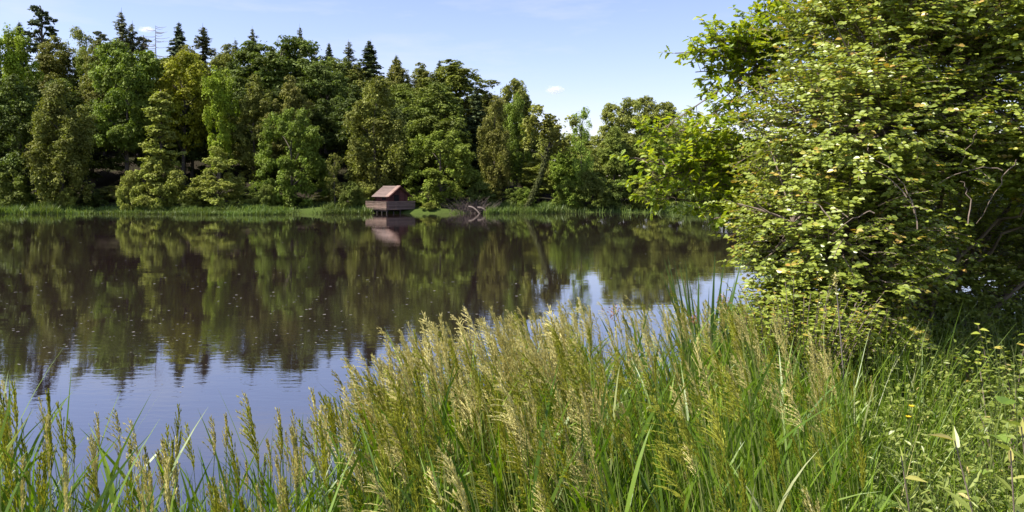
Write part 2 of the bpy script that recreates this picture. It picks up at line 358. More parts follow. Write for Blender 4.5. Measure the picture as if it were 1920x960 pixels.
def proto(kind, seed):
    key = (kind, seed)
    if key in PROTO: return PROTO[key]
    r = np.random.default_rng(1000 + seed * 17 + sum(map(ord, kind)))
    mat = FOL; H = 20.0
    if kind == 'oak':
        C = env_pts(r, 92, H, 0.27, 6.4, 0.42, top=0.5); g = crown_broad(r, C, 1.75, 7, 58, 0.235); W_ = 15.4; tr = trunk_broad(r, H, C, 0.42)
    elif kind == 'round':
        C = env_pts(r, 120, H, 0.0, 8.2, 0.42, top=0.5, bot=0.45, inner=0.4); g = crown_broad(r, C, 1.7, 7, 62, 0.225, flat=0.7, hang=0.3); W_ = 18.6; tr = trunk_broad(r, H, C, 0.42)
    elif kind == 'lime':
        C = env_pts(r, 96, H, 0.06, 4.8, 0.38, inner=0.3); g = crown_broad(r, C, 1.45, 7, 54, 0.205, flat=0.75); W_ = 11.8; tr = trunk_broad(r, H, C, 0.34)
    elif kind == 'ash':
        C = env_pts(r, 40, H, 0.25, 4.0, 0.55, inner=0.15); g = crown_broad(r, C, 1.5, 7, 66, 0.21, flat=1.0, hang=0.8); W_ = 10.2; tr = trunk_broad(r, H, C, 0.30)
    elif kind == 'droop':
        C = env_pts(r, 84, H, 0.04, 4.8, 0.36, top=0.8, inner=0.3); g = crown_broad(r, C, 1.4, 8, 56, 0.19, flat=0.7, hang=2.4, nup=0.25); W_ = 12.2; tr = trunk_broad(r, H, C, 0.32)
    elif kind == 'airy':
        C = env_pts(r, 46, H, 0.12, 4.4, 0.5, inner=0.1); g = crown_broad(r, C, 1.5, 6, 40, 0.18, flat=0.8, hang=0.6); W_ = 11.0; tr = trunk_broad(r, H, C, 0.26, 26)
    elif kind == 'column':
        C = []
        for k in range(46):
            t = (k + r.random()) / 46; a = r.uniform(0, 2 * PI); q = (2.5 * (1 - t) ** 0.7 + 0.35) * r.uniform(0.35, 1); C.append([q * math.cos(a), q * math.sin(a), H * (0.12 + 0.86 * t)])
        C = np.array(C); g = crown_broad(r, C, 1.05, 7, 46, 0.185, flat=0.4, hang=0.3); W_ = 6.4; tr = trunk_broad(r, H, C, 0.22, 30, 0.1, 0.95)
    elif kind == 'cone':
        H = 9.0; C = env_pts(r, 80, H, 0.0, 3.6, 0.06, top=1.25, bot=0.2, inner=0.35)
        g = crown_broad(r, C, 0.85, 7, 52, 0.125, flat=0.55, hang=0.2); W_ = 8.4; tr = trunk_broad(r, H, C, 0.16, 26, 0.1, 0.9)
    elif kind == 'mound':
        H = 6.0; C = env_pts(r, 60, H, 0.0, 3.0, 0.25, top=0.7, bot=0.4, inner=0.35)
        g = crown_broad(r, C, 0.85, 7, 50, 0.125, flat=0.7, hang=0.25); W_ = 7.4; tr = trunk_broad(r, H, C, 0.10, 20, 0.1, 0.7)
    elif kind in ('spruce', 'larch'):
        mat = NEEDLE; g = G(); tr = G(); H = 22.0
        lar = kind == 'larch'; lev = 30 if lar else 44; Rb = 3.3 if lar else 3.4; W_ = Rb * 2
        tt = np.linspace(0, 1, 10); PP = np.stack([0.10 * np.sin(tt * 5), 0.1 * np.cos(tt * 4), tt * H - 0.6 * (tt == 0)], 1); tube(tr, PP, 0.30 * (1.02 - tt), 7)
        Ps, Ns = [], []
        for k in range(lev):
            t = 0.12 + 0.87 * k / lev; Lm = Rb * (1 - t) ** (0.95 if lar else 0.9) + 0.10
            for b in range(5 if lar else 7):
                a = r.uniform(0, 2 * PI); L = Lm * (r.uniform(0.3, 1.3) if lar else r.uniform(0.45, 1.12)); d = np.array([math.cos(a), math.sin(a), 0])
                p0 = np.array([0, 0, t * H + r.uniform(-.2, .2)])
                p1 = p0 + d * L + np.array([0, 0, (-0.28 if not lar else -0.08) * L + 0.15])
                bd = np.array([0, 0, -0.10 * L])
                tube(tr, curve(p0, p1, bd, 4), [0.035, 0.028, 0.02, 0.008], 3, cap=False)
                m = int((24 if lar else 36) * L + 5); u = r.random(m) ** 0.8
                q = p0 * (1 - u)[:, None] + p1 * u[:, None] + 4 * (u * (1 - u))[:, None] * bd
                sp = 0.30 * L * (1 - 0.6 * u) + 0.1
                q = q + r.normal(0, 1, (m, 3)) * sp[:, None] * np.array([0.45, 0.45, 0.18]); q[:, 2] -= r.random(m) * (0.45 if lar else 0.3)
                Ps.append(q); Ns.append(np.tile([0, 0, 0.8], (m, 1)) + d * 0.4 + rdirs(r, m) * 0.7)
        P = np.concatenate(Ps); cards(g, r, P, np.concatenate(Ns), r.uniform(0.10, 0.24, len(P)) * np.clip((1.04 - P[:, 2] / H) * 6, .35, 1), aspect=2.2)
    elif kind == 'pine':
        mat = NEEDLE; H = 22.0; C = []
        for k in range(26):
            t = 0.60 + 0.39 * k / 26; a = r.uniform(0, 2 * PI); q = 4.2 * (1.02 - t) ** 0.5 * r.uniform(0.4, 1.5); C.append([q * math.cos(a), q * math.sin(a), t * H])
        C = np.array(C); g = crown_broad(r, C, 0.95, 5, 44, 0.24, flat=0.42, nup=0.6); W_ = 8.4; tr = trunk_broad(r, H, C, 0.32, 26, 0.1, 0.97)
    PROTO[key] = (g.mesh(kind + '_crown', mat), tr.mesh(kind + '_trunk', BARK, True), H, W_)
    return PROTO[key]

OBN = {'oak': 'oak_tree', 'round': 'broadleaf_tree', 'lime': 'broadleaf_tree', 'ash': 'ash_tree', 'droop': 'weeping_tree', 'airy': 'slender_tree', 'column': 'alder_tree', 'cone': 'willow_bush',
       'mound': 'shrub', 'spruce': 'spruce_tree', 'larch': 'larch_tree', 'pine': 'pine_tree'}
rt = np.random.default_rng(5)
def tree(kind, px, top, wpx, D, col, label, group=None, seed=None, name=None, base=None, cat=None, rz=None):
    if group == LOW: col = tuple(1.18 * c_ for c_ in col)  # lifted tint paints the pale haze over the low-shore trees
    seed = int(rt.integers(0, 2)) if seed is None else seed
    crown, trunk, H, W_ = proto(kind, seed)
    x = xat(px, D); z = float(ground_z(x, D)) if base is None else base
    h = EYE + (HOR - top) / F * D - z; w = wpx / F * D * {'spruce': 1.75, 'larch': 1.75, 'pine': 1.1}.get(kind, 1.0)
    o = thing(name or OBN[kind], (x, D, z), label, cat or ('bush' if kind in ('cone', 'mound') else 'tree'), group,
              rz=rt.uniform(0, 2 * PI) if rz is None else rz, scale=(w / W_, w / W_, h / H))
    c = link('crown', crown, o); c.color = (*col, 1); link('trunk', trunk, o)
    return o

# tints, multiplied into the foliage colour
DK = (0.78, 0.92, 0.65); MID = (1.05, 1.15, 0.78); GRN = (1.08, 1.30, 0.65); LIM = (1.65, 1.90, 0.60); YEL = (1.75, 1.60, 0.45)
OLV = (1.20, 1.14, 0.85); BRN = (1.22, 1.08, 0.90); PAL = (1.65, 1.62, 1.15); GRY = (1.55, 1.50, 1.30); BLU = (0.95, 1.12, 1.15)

SHO = 'broadleaf trees along the far shore'; SKY = 'conifers on the wooded skyline'; HILL = 'broadleaf trees on the wooded hill'; LOW = 'trees beyond the low right shore'; BSH = 'bushes on the far shore'
# --- far shore, left to right
tree('lime', 28, 150, 135, 114, DK, 'dark blue-green tree at the left end of the far shore', SHO)
tree('droop', 115, 150, 140, 110.5, OLV, 'olive tree with hanging clumps and a lit bare trunk above a small bush', SHO)
tree('mound', 125, 350, 38, 108.6, PAL, 'small pale bush at the foot of the lit trunk by the left shore', BSH)
tree('mound', 22, 318, 80, 110, MID, 'low shrub under the dark tree at the left end of the far shore', BSH)
tree('oak', 238, 84, 135, 126, GRN, 'large dense green tree with spreading crown left of the slim alder', SHO)
tree('column', 300, 168, 88, 109.5, PAL, 'slim tall alder with short level branches standing out against dark wood', SHO, seed=0)
tree('mound', 300, 290, 100, 108.6, PAL, 'leafy bush wrapped round the foot of the slim alder', BSH, seed=0)
tree('mound', 247, 318, 52, 108.4, PAL, 'round pale bush just left of the slim alder', BSH, seed=1)
tree('oak', 345, 104, 140, 130, YEL, 'yellow-green broad tree behind the slim alder', SHO)
tree('ash', 412, 143, 75, 122, LIM, 'bright lime-green feathery tree behind the cone-shaped willow', SHO)
tree('cone', 407, 274, 128, 108.5, PAL, 'cone-shaped grey-green willow bush on the water edge', BSH)
tree('lime', 478, 148, 88, 124, OLV, 'olive tree beside the lime-green feathery tree', SHO)
tree('lime', 545, 150, 84, 124, BRN, 'brownish olive tree rising behind the round shore tree with dark foot', SHO)
tree('round', 548, 205, 128, 112, GRN, 'round mid-green shore tree with a dark shaded foot', SHO)
tree('oak', 522, 74, 180, 142, DK, 'broad dark green crown on the hilltop above the middle shore', HILL)
tree('mound', 500, 345, 40, 109, MID, 'small shrub at the left foot of the round shore tree', BSH)
tree('airy', 628, 282, 44, 109.5, OLV, 'thin sapling with bare stems left of the boathouse', BSH)
tree('droop', 704, 138, 150, 114, OLV, 'tall weeping olive tree directly above the boathouse', SHO)
tree('mound', 657, 338, 46, 109, MID, 'young green bush left of the boathouse', BSH)
tree('mound', 686, 350, 34, 110.5, PAL, 'pale bush tucked behind the left end of the boathouse', BSH)
tree('round', 828, 246, 146, 111.5, (1.25, 1.40, 0.75), 'round yellow-green tree at the water right of the boathouse', SHO, seed=1)
tree('lime', 822, 165, 150, 126, MID, 'mid-green tree rising behind the round tree by the boathouse', HILL)
tree('lime', 850, 119, 160, 150, (1.15, 1.15, 0.8), 'domed crown at the right end of the high skyline', HILL)
tree('mound', 805, 378, 30, 107.5, PAL, 'tiny round bush at the water right of the boathouse deck', BSH)
tree('spruce', 893, 158, 60, 128, DK, 'dark spruce set in front of the domed skyline crown', SHO)
tree('droop', 928, 178, 84, 118, BRN, 'dark brown-green weeping tree at the end of the high wood', SHO)
tree('oak', 965, 155, 92, 132, OLV, 'tall olive crown stepping down at the right edge of the high wood', HILL)
tree('ash', 968, 190, 60, 122, GRN, 'narrow fresh green tree below the stepped olive crown', SHO)
tree('mound', 900, 340, 60, 110.5, DK, 'dark shrub behind the fallen brushwood', BSH)
# --- right, low shore
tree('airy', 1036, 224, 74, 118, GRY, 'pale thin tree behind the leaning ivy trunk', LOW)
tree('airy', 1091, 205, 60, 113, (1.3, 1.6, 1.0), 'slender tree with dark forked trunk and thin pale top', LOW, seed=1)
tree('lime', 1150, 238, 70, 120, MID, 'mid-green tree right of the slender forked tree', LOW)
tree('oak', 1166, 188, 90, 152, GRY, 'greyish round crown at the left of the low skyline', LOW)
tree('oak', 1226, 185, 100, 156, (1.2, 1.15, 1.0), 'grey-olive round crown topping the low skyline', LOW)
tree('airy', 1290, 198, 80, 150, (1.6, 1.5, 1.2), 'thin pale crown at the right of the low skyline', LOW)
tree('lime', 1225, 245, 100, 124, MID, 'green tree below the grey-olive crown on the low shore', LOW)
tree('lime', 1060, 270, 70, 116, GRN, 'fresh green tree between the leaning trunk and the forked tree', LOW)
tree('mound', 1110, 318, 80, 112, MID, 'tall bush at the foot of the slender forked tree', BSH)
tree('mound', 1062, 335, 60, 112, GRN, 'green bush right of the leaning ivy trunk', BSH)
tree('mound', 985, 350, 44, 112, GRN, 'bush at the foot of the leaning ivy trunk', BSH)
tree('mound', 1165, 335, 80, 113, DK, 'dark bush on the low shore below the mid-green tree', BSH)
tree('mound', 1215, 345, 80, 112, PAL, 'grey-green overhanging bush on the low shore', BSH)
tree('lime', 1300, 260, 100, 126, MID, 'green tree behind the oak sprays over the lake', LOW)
tree('mound', 1268, 335, 70, 116, MID, 'bush on the low shore behind the oak sprays', BSH)
# --- skyline conifers
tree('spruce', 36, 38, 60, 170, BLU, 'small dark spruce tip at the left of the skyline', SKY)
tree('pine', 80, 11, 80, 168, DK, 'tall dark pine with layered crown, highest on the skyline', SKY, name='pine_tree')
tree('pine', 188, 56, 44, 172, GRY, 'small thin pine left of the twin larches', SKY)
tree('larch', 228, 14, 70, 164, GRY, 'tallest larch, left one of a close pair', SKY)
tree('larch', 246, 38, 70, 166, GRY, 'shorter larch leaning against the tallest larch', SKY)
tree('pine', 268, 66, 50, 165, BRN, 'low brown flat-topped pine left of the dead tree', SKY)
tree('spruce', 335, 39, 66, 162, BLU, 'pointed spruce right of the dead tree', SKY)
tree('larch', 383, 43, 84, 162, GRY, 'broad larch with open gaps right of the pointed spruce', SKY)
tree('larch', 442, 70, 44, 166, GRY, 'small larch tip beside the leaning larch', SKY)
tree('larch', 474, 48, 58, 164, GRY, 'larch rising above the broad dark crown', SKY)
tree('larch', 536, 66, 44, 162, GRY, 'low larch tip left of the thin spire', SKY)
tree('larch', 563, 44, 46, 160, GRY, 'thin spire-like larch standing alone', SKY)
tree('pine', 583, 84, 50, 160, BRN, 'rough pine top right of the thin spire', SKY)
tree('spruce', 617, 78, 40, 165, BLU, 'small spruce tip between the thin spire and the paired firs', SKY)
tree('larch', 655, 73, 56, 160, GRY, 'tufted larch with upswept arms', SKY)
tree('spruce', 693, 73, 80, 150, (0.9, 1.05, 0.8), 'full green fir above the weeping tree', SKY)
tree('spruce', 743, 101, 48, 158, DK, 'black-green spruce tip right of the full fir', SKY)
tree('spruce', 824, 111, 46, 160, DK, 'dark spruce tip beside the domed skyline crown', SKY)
# --- named broadleaf tops on the hill
tree('ash', 22, 66, 90, 142, LIM, 'lime-green crown high at the left edge', HILL)
tree('lime', 100, 74, 100, 158, BRN, 'brown-olive crown below the tall pine', HILL)
tree('airy', 150, 54, 66, 160, GRY, 'thin greyish crown right of the tall pine', HILL)
tree('lime', 185, 84, 80, 150, OLV, 'olive crown left of the twin larches', HILL)
tree('lime', 352, 88, 86, 150, BRN, 'brown-olive crown under the pointed spruce', HILL)
tree('lime', 425, 90, 90, 152, OLV, 'olive crown under the broad larch', HILL)
tree('lime', 635, 108, 90, 148, MID, 'green crown under the tufted larch', HILL)
tree('oak', 610, 125, 110, 138, DK, 'dark green crown left of the weeping tree', HILL)
tree('lime', 745, 118, 70, 148, BRN, 'brown-olive crown under the black-green spruce', HILL)
tree('lime', 790, 124, 80, 152, OLV, 'olive crown left of the domed skyline crown', HILL)
# --- the packed wood behind
SKX = [-700, 0, 100, 180, 250, 350, 430, 520, 600, 700, 760, 880, 910, 940, 985, 1005, 1050, 1130, 1180, 1260, 1320, 1400, 2000, 2600]
SKYY = [80, 80, 86, 84, 100, 95, 98, 88, 112, 124, 135, 140, 172, 172, 185, 232, 240, 225, 205, 202, 215, 230, 225, 225]
FILL = [DK, MID, OLV, BRN, DK, (0.9, 1.0, 0.8)]
rf = np.random.default_rng(21)
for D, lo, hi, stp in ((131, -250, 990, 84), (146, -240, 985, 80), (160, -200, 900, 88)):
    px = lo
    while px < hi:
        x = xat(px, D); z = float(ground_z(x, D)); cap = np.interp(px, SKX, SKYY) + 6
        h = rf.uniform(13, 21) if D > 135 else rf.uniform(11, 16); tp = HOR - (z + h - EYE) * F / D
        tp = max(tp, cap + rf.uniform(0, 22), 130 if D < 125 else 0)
        tree(['oak', 'lime', 'droop'][int(rf.integers(1 if D < 135 else 0, 3))], px, tp, rf.uniform(90, 130) * (1.15 if D < 135 else 1), D + rf.uniform(-3, 3), FILL[int(rf.integers(0, 6))] if D > 135 else (0.5, 0.6, 0.45),  # nearest row: shade of the voids put into a darker leaf tint
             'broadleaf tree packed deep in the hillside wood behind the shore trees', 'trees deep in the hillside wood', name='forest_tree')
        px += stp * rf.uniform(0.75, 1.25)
for D, lo, hi, stp in ((122, 1010, 2300, 76), (136, 1000, 2300, 80), (158, 1000, 2300, 74)):
    px = lo
    while px < hi:
        cap = np.interp(px, SKX, SKYY) + 14 + max(0, (150 - D)) * 1.2
        tree(['oak', 'lime', 'lime'][int(rf.integers(0, 3))], px, cap + rf.uniform(0, 20), rf.uniform(80, 115), D + rf.uniform(-3, 3), [MID, GRY, PAL, GRY][int(rf.integers(0, 4))],
             'broadleaf tree in the belt beyond the low right shore', 'trees in the belt beyond the low shore', name='belt_tree')
        px += stp * rf.uniform(0.8, 1.2)
px = 1325
while px < 2200:
    tree('mound', px, rf.uniform(322, 350), rf.uniform(70, 95), 114 + rf.uniform(-1, 2), [MID, DK, PAL][int(rf.integers(0, 3))], 'bush on the far shore hidden behind the near bush', 'bushes behind the near bush')
    px += rf.uniform(55, 80)
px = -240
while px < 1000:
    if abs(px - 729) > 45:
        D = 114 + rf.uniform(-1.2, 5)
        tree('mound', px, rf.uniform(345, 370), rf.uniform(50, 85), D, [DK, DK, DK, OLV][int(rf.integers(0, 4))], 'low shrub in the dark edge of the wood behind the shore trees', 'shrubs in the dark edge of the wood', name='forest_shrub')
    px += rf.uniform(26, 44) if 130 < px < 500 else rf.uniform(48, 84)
# dead tree on the skyline
r = np.random.default_rng(8)
D = 160; x = xat(292, D); z = float(ground_z(x, D)); top = EYE + (HOR - 47) / F * D
dt = thing('dead_tree', (x, D, z), 'bare dead conifer with level twigs on the skyline', 'tree')
g = G(); H = top - z; tt = np.linspace(0, 1, 9); tube(g, np.stack([0.1 * np.sin(4 * tt), 0 * tt, tt * H], 1), 0.26 * (1.08 - tt), 7); g.build('trunk', DEADWOOD, dt)
for k in range(26):
    g = G(); h = H * (0.66 + 0.34 * (k + r.random()) / 27); a = r.choice([0, PI]) + r.uniform(-0.6, 0.6); L = (H - h) * 0.24 + r.uniform(0.8, 2.2)
    p0 = np.array([0, 0, h]); p1 = p0 + np.array([math.cos(a) * L, math.sin(a) * L, r.uniform(-0.1, 0.25)])
    tube(g, curve(p0, p1, [0, 0, -0.18], 5), np.linspace(0.055, 0.02, 5), 4); g.build('branch', DEADWOOD, dt)
# leaning ivy-clad tree
p0 = at(983, 384, 110); z = float(ground_z(p0[0], 110)); p1 = at(1034, 250, 110)
lt = thing('leaning_tree', (p0[0], 110, z), 'leaning tree with thick ivy up its trunk on the low shore', 'tree', SHO)
v = np.array([p1[0] - p0[0], 0, p1[2] - z]); P = curve([0, 0, -0.5], v, [0.5, 0, 0], 10)
g = G(); tube(g, P, np.linspace(0.30, 0.12, 10), 8)
for k in range(9):
    b = P[5 + k % 5]; tube(g, curve(b, b + np.array([r.uniform(-2.2, 2.4), r.uniform(-1.5, 1.5), r.uniform(0.8, 2.6)]), [0, 0, .3], 5), np.linspace(0.08, 0.02, 5), 5)
g.build('trunk', BARK, lt)
u = r.random(2600) ** 1.1 * 0.8; Q = np.stack([np.interp(u, np.linspace(0, 1, 10), P[:, k]) for k in range(3)], 1); d = rdirs(r, 2600)
g = G(); cards(g, r, Q + d * r.uniform(0.25, 0.62, (2600, 1)), d + np.array([0, 0, .4]), r.uniform(0.08, 0.17, 2600)); g.build('ivy', IVY, lt)
C = v + r.normal(0, 1, (26, 3)) * np.array([1.5, 1.3, 1.5]) + np.array([0, 0, 0.4])
o = crown_broad(r, C, 0.95, 5, 30, 0.22, hang=1.2).build('crown', FOL, lt); o.color = (1.4, 1.3, 1.0, 1)
# fallen brushwood at the water
p = at(882, 400, 107.2)
bw = thing('fallen_branches', (p[0], 107.2, 0), 'grey heap of fallen leafless branches lying in the water right of the round tree', 'brushwood')
g = G()
for k in range(420):
    a = r.uniform(0, 2 * PI); c = np.array([r.normal(0, 1.3), r.normal(0.6, 0.7), -0.1]); L = r.uniform(1.0, 3.0)
    tube(g, curve(c, c + np.array([math.cos(a) * L * 0.75, math.sin(a) * L * 0.5, r.uniform(0.3, 1.0) * L * 0.85]), [r.normal(0, .15), 0, r.uniform(0, .35)], 6), np.linspace(0.028, 0.008, 6), 3)
g.build('twigs', woodmat('grey_twigs', (0.06, 0.045, 0.038), (0.15, 0.115, 0.095), (3, 3, 3)), bw)
for k, (a, b) in enumerate((((-0.2, -.6, 0.9), (1.4, -1.0, -0.2)), ((1.0, -.5, 0.8), (2.6, -0.9, -0.2)))):
    g = G(); tube(g, curve(a, b, [0, 0, .3], 7), np.linspace(0.14, 0.09, 7), 6); g.build('limb', woodmat('pale_limb', (0.16, 0.12, 0.095), (0.30, 0.24, 0.19)), bw)

# far-shore reeds and bank grass: one mass
r = np.random.default_rng(31)
REED = leafmat('shore_reed', (0.07, 0.12, 0.02), (0.17, 0.22, 0.05), trans=0.3, nscale=0.15, namp=0.35)
g = G()
dens_x = [-200, 0, 95, 105, 150, 240, 250, 480, 500, 545, 552, 600, 606, 690, 700, 905, 915, 1060, 1080, 1150, 1280, 1300, 1400, 2200]
dens_v = [1, 1, 1, 0.5, 0.6, 0.6, 1, 1, 1, 1, 0.05, 0.05, 1, 1, 0, 0, 0.8, 0.9, 0.1, 0.05, 0.1, 0.5, 0.4, 0.4]
n = 70000; px = r.uniform(-200, 2100, n); off = r.random(n) ** 1.5
ln = .55 + .45 * np.sin(px * .071 + 1) * np.sin(px * .0233) + .35 * np.sin(px * .19 + 2); keep = r.random(n) < np.interp(px, dens_x, dens_v) * np.clip(ln + .45, .12, 1); px = px[keep]; off = off[keep]; ln = ln[keep]; n = len(px)
D = far_edge(xat(px, 107)) - 1.1 + off * 8.5 + .5 * np.sin(px * .11); x = xat(px, D)
P = np.stack([x, D, np.maximum(ground_z(x, D), -0.1)], 1)
h = np.interp(px, [-200, 100, 150, 600, 690, 900, 1060, 2200], [1.15, 1.15, 0.6, 0.7, 0.85, 1.0, 1.1, 1.0]) * r.uniform(0.5, 1.2, n) * (1 - 0.35 * off) * np.clip(.75 + .4 * ln, .5, 1.25)
ribbons(g, P, np.array([0, 0, 1.0]) + r.normal(0, .18, (n, 3)), r.normal(0, .22, (n, 3)) * np.array([1, 1, .2]), h, r.uniform(0.05, 0.11, n), 2, rnd=r.random(n), r=r)
tag(g.build('shore_reeds', REED), 'green reeds and grass fringing the far shore', 'reeds', kind='stuff')

# ------------------------------------------------------------------ boathouse on piles
Dh = 105.0; pc = at(725, 404, Dh)
RW = woodmat('red_brown_boards', (0.055, 0.022, 0.018), (0.13, 0.05, 0.04), (1.5, 1.5, 8))
RAIL = woodmat('weathered_boards', (0.065, 0.046, 0.036), (0.21, 0.145, 0.112), (1.2, 1.2, 9))
PILE = woodmat('dark_piles', (0.02, 0.016, 0.013), (0.06, 0.05, 0.04), (4, 4, 1))
ROOF = woodmat('pink_brown_roofing', (0.105, 0.072, 0.062), (0.175, 0.125, 0.108), (6, 1.0, 6), 0.7)
ROOF2 = woodmat('new_salmon_roofing', (0.20, 0.125, 0.098), (0.285, 0.19, 0.155), (5, 1, 5), 0.7)
DARK = woodmat('dark_opening', (0.008, 0.007, 0.006), (0.02, 0.016, 0.014), (2, 2, 2))
bh = thing('boathouse', (pc[0], Dh + 3.25, 0), 'small red-brown wooden boathouse with pitched roof on a railed deck over the water', 'boathouse', rz=PI / 4)
# local frame: -x faces front-left (towards the sun), -y faces front-right
A = 2.35; ZD = 0.56
g = G()
for k in range(20):
    box(g, (0, -A + 0.115 + k * 0.23 - 0.0, ZD - 0.04), (2 * A, 0.215, 0.06), rnd=r.random())
g.build('deck', RAIL, bh)
g = G()
for s in (-1, 0, 1): box(g, (s * (A - .25), 0, ZD - 0.17), (0.14, 2 * A - 0.1, 0.19))
g.build('joists', PILE, bh)
for i in range(5):
    for j in range(5):
        if i in (0, 4) or j in (0, 4):
            g = G(); x_, y_ = -A + 0.2 + i * (2 * A - .4) / 4, -A + 0.2 + j * (2 * A - .4) / 4
            tube(g, [[x_, y_, -1.6], [x_, y_, 0.2], [x_ + .01, y_, ZD - 0.27]], [0.11, 0.10, 0.095], 8); g.build('pile', PILE, bh)
for nm, ax_ in (('left', 0), ('right', 1), ('back_l', 2), ('back_r', 3)):
    g = G()
    for k in range(5):
        zz = ZD + 0.10 + k * 0.222; c = [0, 0, zz + 0.0]; L = 2 * A + 0.06
        off_ = A + 0.03
        if ax_ == 0: box(g, (-off_, 0, zz), (0.035, L, 0.19), rnd=r.random(), M=[[1, 0, 0], [0, 1, 0], [0, 0.004 * (k - 2), 1]])
        if ax_ == 1: box(g, (0, -off_, zz), (L - .12, 0.035, 0.19), rnd=r.random())
        if ax_ == 2 and k in (2, 4): box(g, (off_, 0, zz), (0.035, L, 0.16), rnd=r.random())
        if ax_ == 3 and k in (2, 4): box(g, (0, off_, zz), (L - .12, 0.035, 0.16), rnd=r.random())
    rl = g.build('railing', RAIL, bh)
    for q in (-1, -0.34, 0.34, 1):
        g = G(); o_ = A - 0.04; c = {0: (-o_, q * (A - .1), 0), 1: (q * (A - .1), -o_, 0), 2: (o_, q * (A - .1), 0), 3: (q * (A - .1), o_, 0)}[ax_]
        box(g, (c[0], c[1], ZD + 0.54), (0.09 - 0.004 * ax_, 0.09 - 0.004 * ax_, 1.05 - 0.01 * ax_)); g.build('post', RAIL, rl)
B = 1.55; ZE = 2.50; ZR = 3.62      # walls, eave height at wall, ridge; ridge runs along local y
cx_, cy_ = 0.45, 0.35
g = G()
def wallpl(p, s): box(g, p, s, rnd=r.random())
for k in range(9):                                   # upright boards on the long sides
    y_ = cy_ - B + (k + .5) * 2 * B / 9
    wallpl((cx_ - B, y_, (ZD + ZE) / 2), (0.05 + .006 * (k % 2), 2 * B / 9 - .006, ZE - ZD)); wallpl((cx_ + B, y_, (ZD + ZE) / 2), (0.05, 2 * B / 9 - .006, ZE - ZD))
for sgn in (-1, 1):
    for k in range(10):
        x0_ = -B + k * 2 * B / 10 + .003; x1_ = -B + (k + 1) * 2 * B / 10 - .003
        y_ = cy_ + sgn * (B - .03 + .004 * (k % 2)); h0 = ZE + (ZR - ZE) * (1 - abs(x0_) / B) - .05; h1 = ZE + (ZR - ZE) * (1 - abs(x1_) / B) - .05
        V = [[cx_ + x0_, y_ - .02, ZD], [cx_ + x1_, y_ - .02, ZD], [cx_ + x1_, y_ + .02, ZD], [cx_ + x0_, y_ + .02, ZD], [cx_ + x0_, y_ - .02, h0], [cx_ + x1_, y_ - .02, h1], [cx_ + x1_, y_ + .02, h1], [cx_ + x0_, y_ + .02, h0]]
        g.add(V, [[0, 3, 2, 1], [4, 5, 6, 7], [0, 1, 5, 4], [1, 2, 6, 5], [2, 3, 7, 6], [3, 0, 4, 7]], 0, r.random())
g.build('wall', RW, bh)
g = G(); box(g, (cx_ - .35, cy_ - B - .012, ZD + 0.95), (0.78, 0.05, 1.88)); dr = g.build('door', DARK, bh)
g = G(); box(g, (cx_ - B - .02, cy_ - .45, 2.0), (0.05, 0.9, 0.6)); wn = g.build('window', DARK, bh)
g = G()
for a_, s_ in (((cx_ - B - .04, cy_ - .45, 2.33), (.05, 1.02, .06)), ((cx_ - B - .04, cy_ - .45, 1.67), (.05, 1.02, .06)), ((cx_ - B - .04, cy_ - .935, 2.0), (.05, .06, .60)), ((cx_ - B - .04, cy_ + .035, 2.0), (.05, .06, .60))): box(g, a_, s_)
g.build('frame', RW, wn)
OV = 0.42; sl = (ZR - ZE) / B
def roofpl(g, sgn, y0, y1, lift, mat):
    xs = sgn * (B + OV); n_ = 7
    for k in range(n_):
        t0, t1 = k / n_, (k + 1) / n_ + 0.02
        pts = []
        for t_, up in ((t0, 0.0), (t1, 0.028)):
            xx = xs * (1 - min(t_, 1)); pts.append((cx_ + xx, ZR + .03 - abs(xx) * sl + lift + up))
        V = []
        for y_ in (y0, y1):
            for (xx, zz) in pts: V += [[xx, y_, zz - .035], [xx, y_, zz + .0]]
        g.add(V, [[0, 1, 3, 2], [4, 6, 7, 5], [1, 5, 7, 3], [0, 2, 6, 4], [0, 4, 5, 1], [2, 3, 7, 6]], mat, r.random())
g = G(); roofpl(g, -1, cy_ - B - .2, cy_ + B + .35, 0, 0); roofpl(g, 1, cy_ - B - .45, cy_ + B + .35, 0, 0); rf_ = g.build('roof', ROOF, bh)
g = G(); roofpl(g, -1, cy_ - B - .45, cy_ - B - .205 + .55, .05, 0); o = g.build('roof_panel', ROOF2, rf_); o['label'] = 'lighter salmon-pink strip of newer roofing along the gable edge'
for sgn in (-1, 1):
    g = G(); tube(g, [[cx_ + sgn * (B + OV), cy_ - B - .47, ZR - .02 - (B + OV) * sl], [cx_, cy_ - B - .47, ZR - .02]], 0.06, 4); g.build('bargeboard', RW, rf_)

# ------------------------------------------------------------------ specks on the lake, with ripple glints painted as pale flecks
r = np.random.default_rng(77)
n = 460; px = np.where(r.random(n) < 0.75, r.uniform(-80, 720, n), r.uniform(700, 1300, n)); py = r.normal(590, 62, n); py = np.clip(py, 455, 800)
D = 4.0 * F / (py - HOR); s = r.uniform(0.010, 0.036, n) * np.clip(D / 20, .6, 1.6)
th = np.arange(7) * 2 * PI / 7
V = np.stack([xat(px, D)[:, None] + s[:, None] * np.cos(th) * r.uniform(.6, 1.5, (n, 7)), D[:, None] + s[:, None] * np.sin(th) * r.uniform(.6, 1.5, (n, 7)), np.full((n, 7), 0.006)], -1)
g = G(); g.add(V, np.arange(7 * n).reshape(n, 7), 0, r.random(n))
tag(g.build('specks_and_glints', leafmat('pale_specks', (0.10, 0.095, 0.065), (0.26, 0.24, 0.18), trans=0)), 'pale pollen and leaf specks and painted ripple glints on the lake', 'debris', kind='stuff')

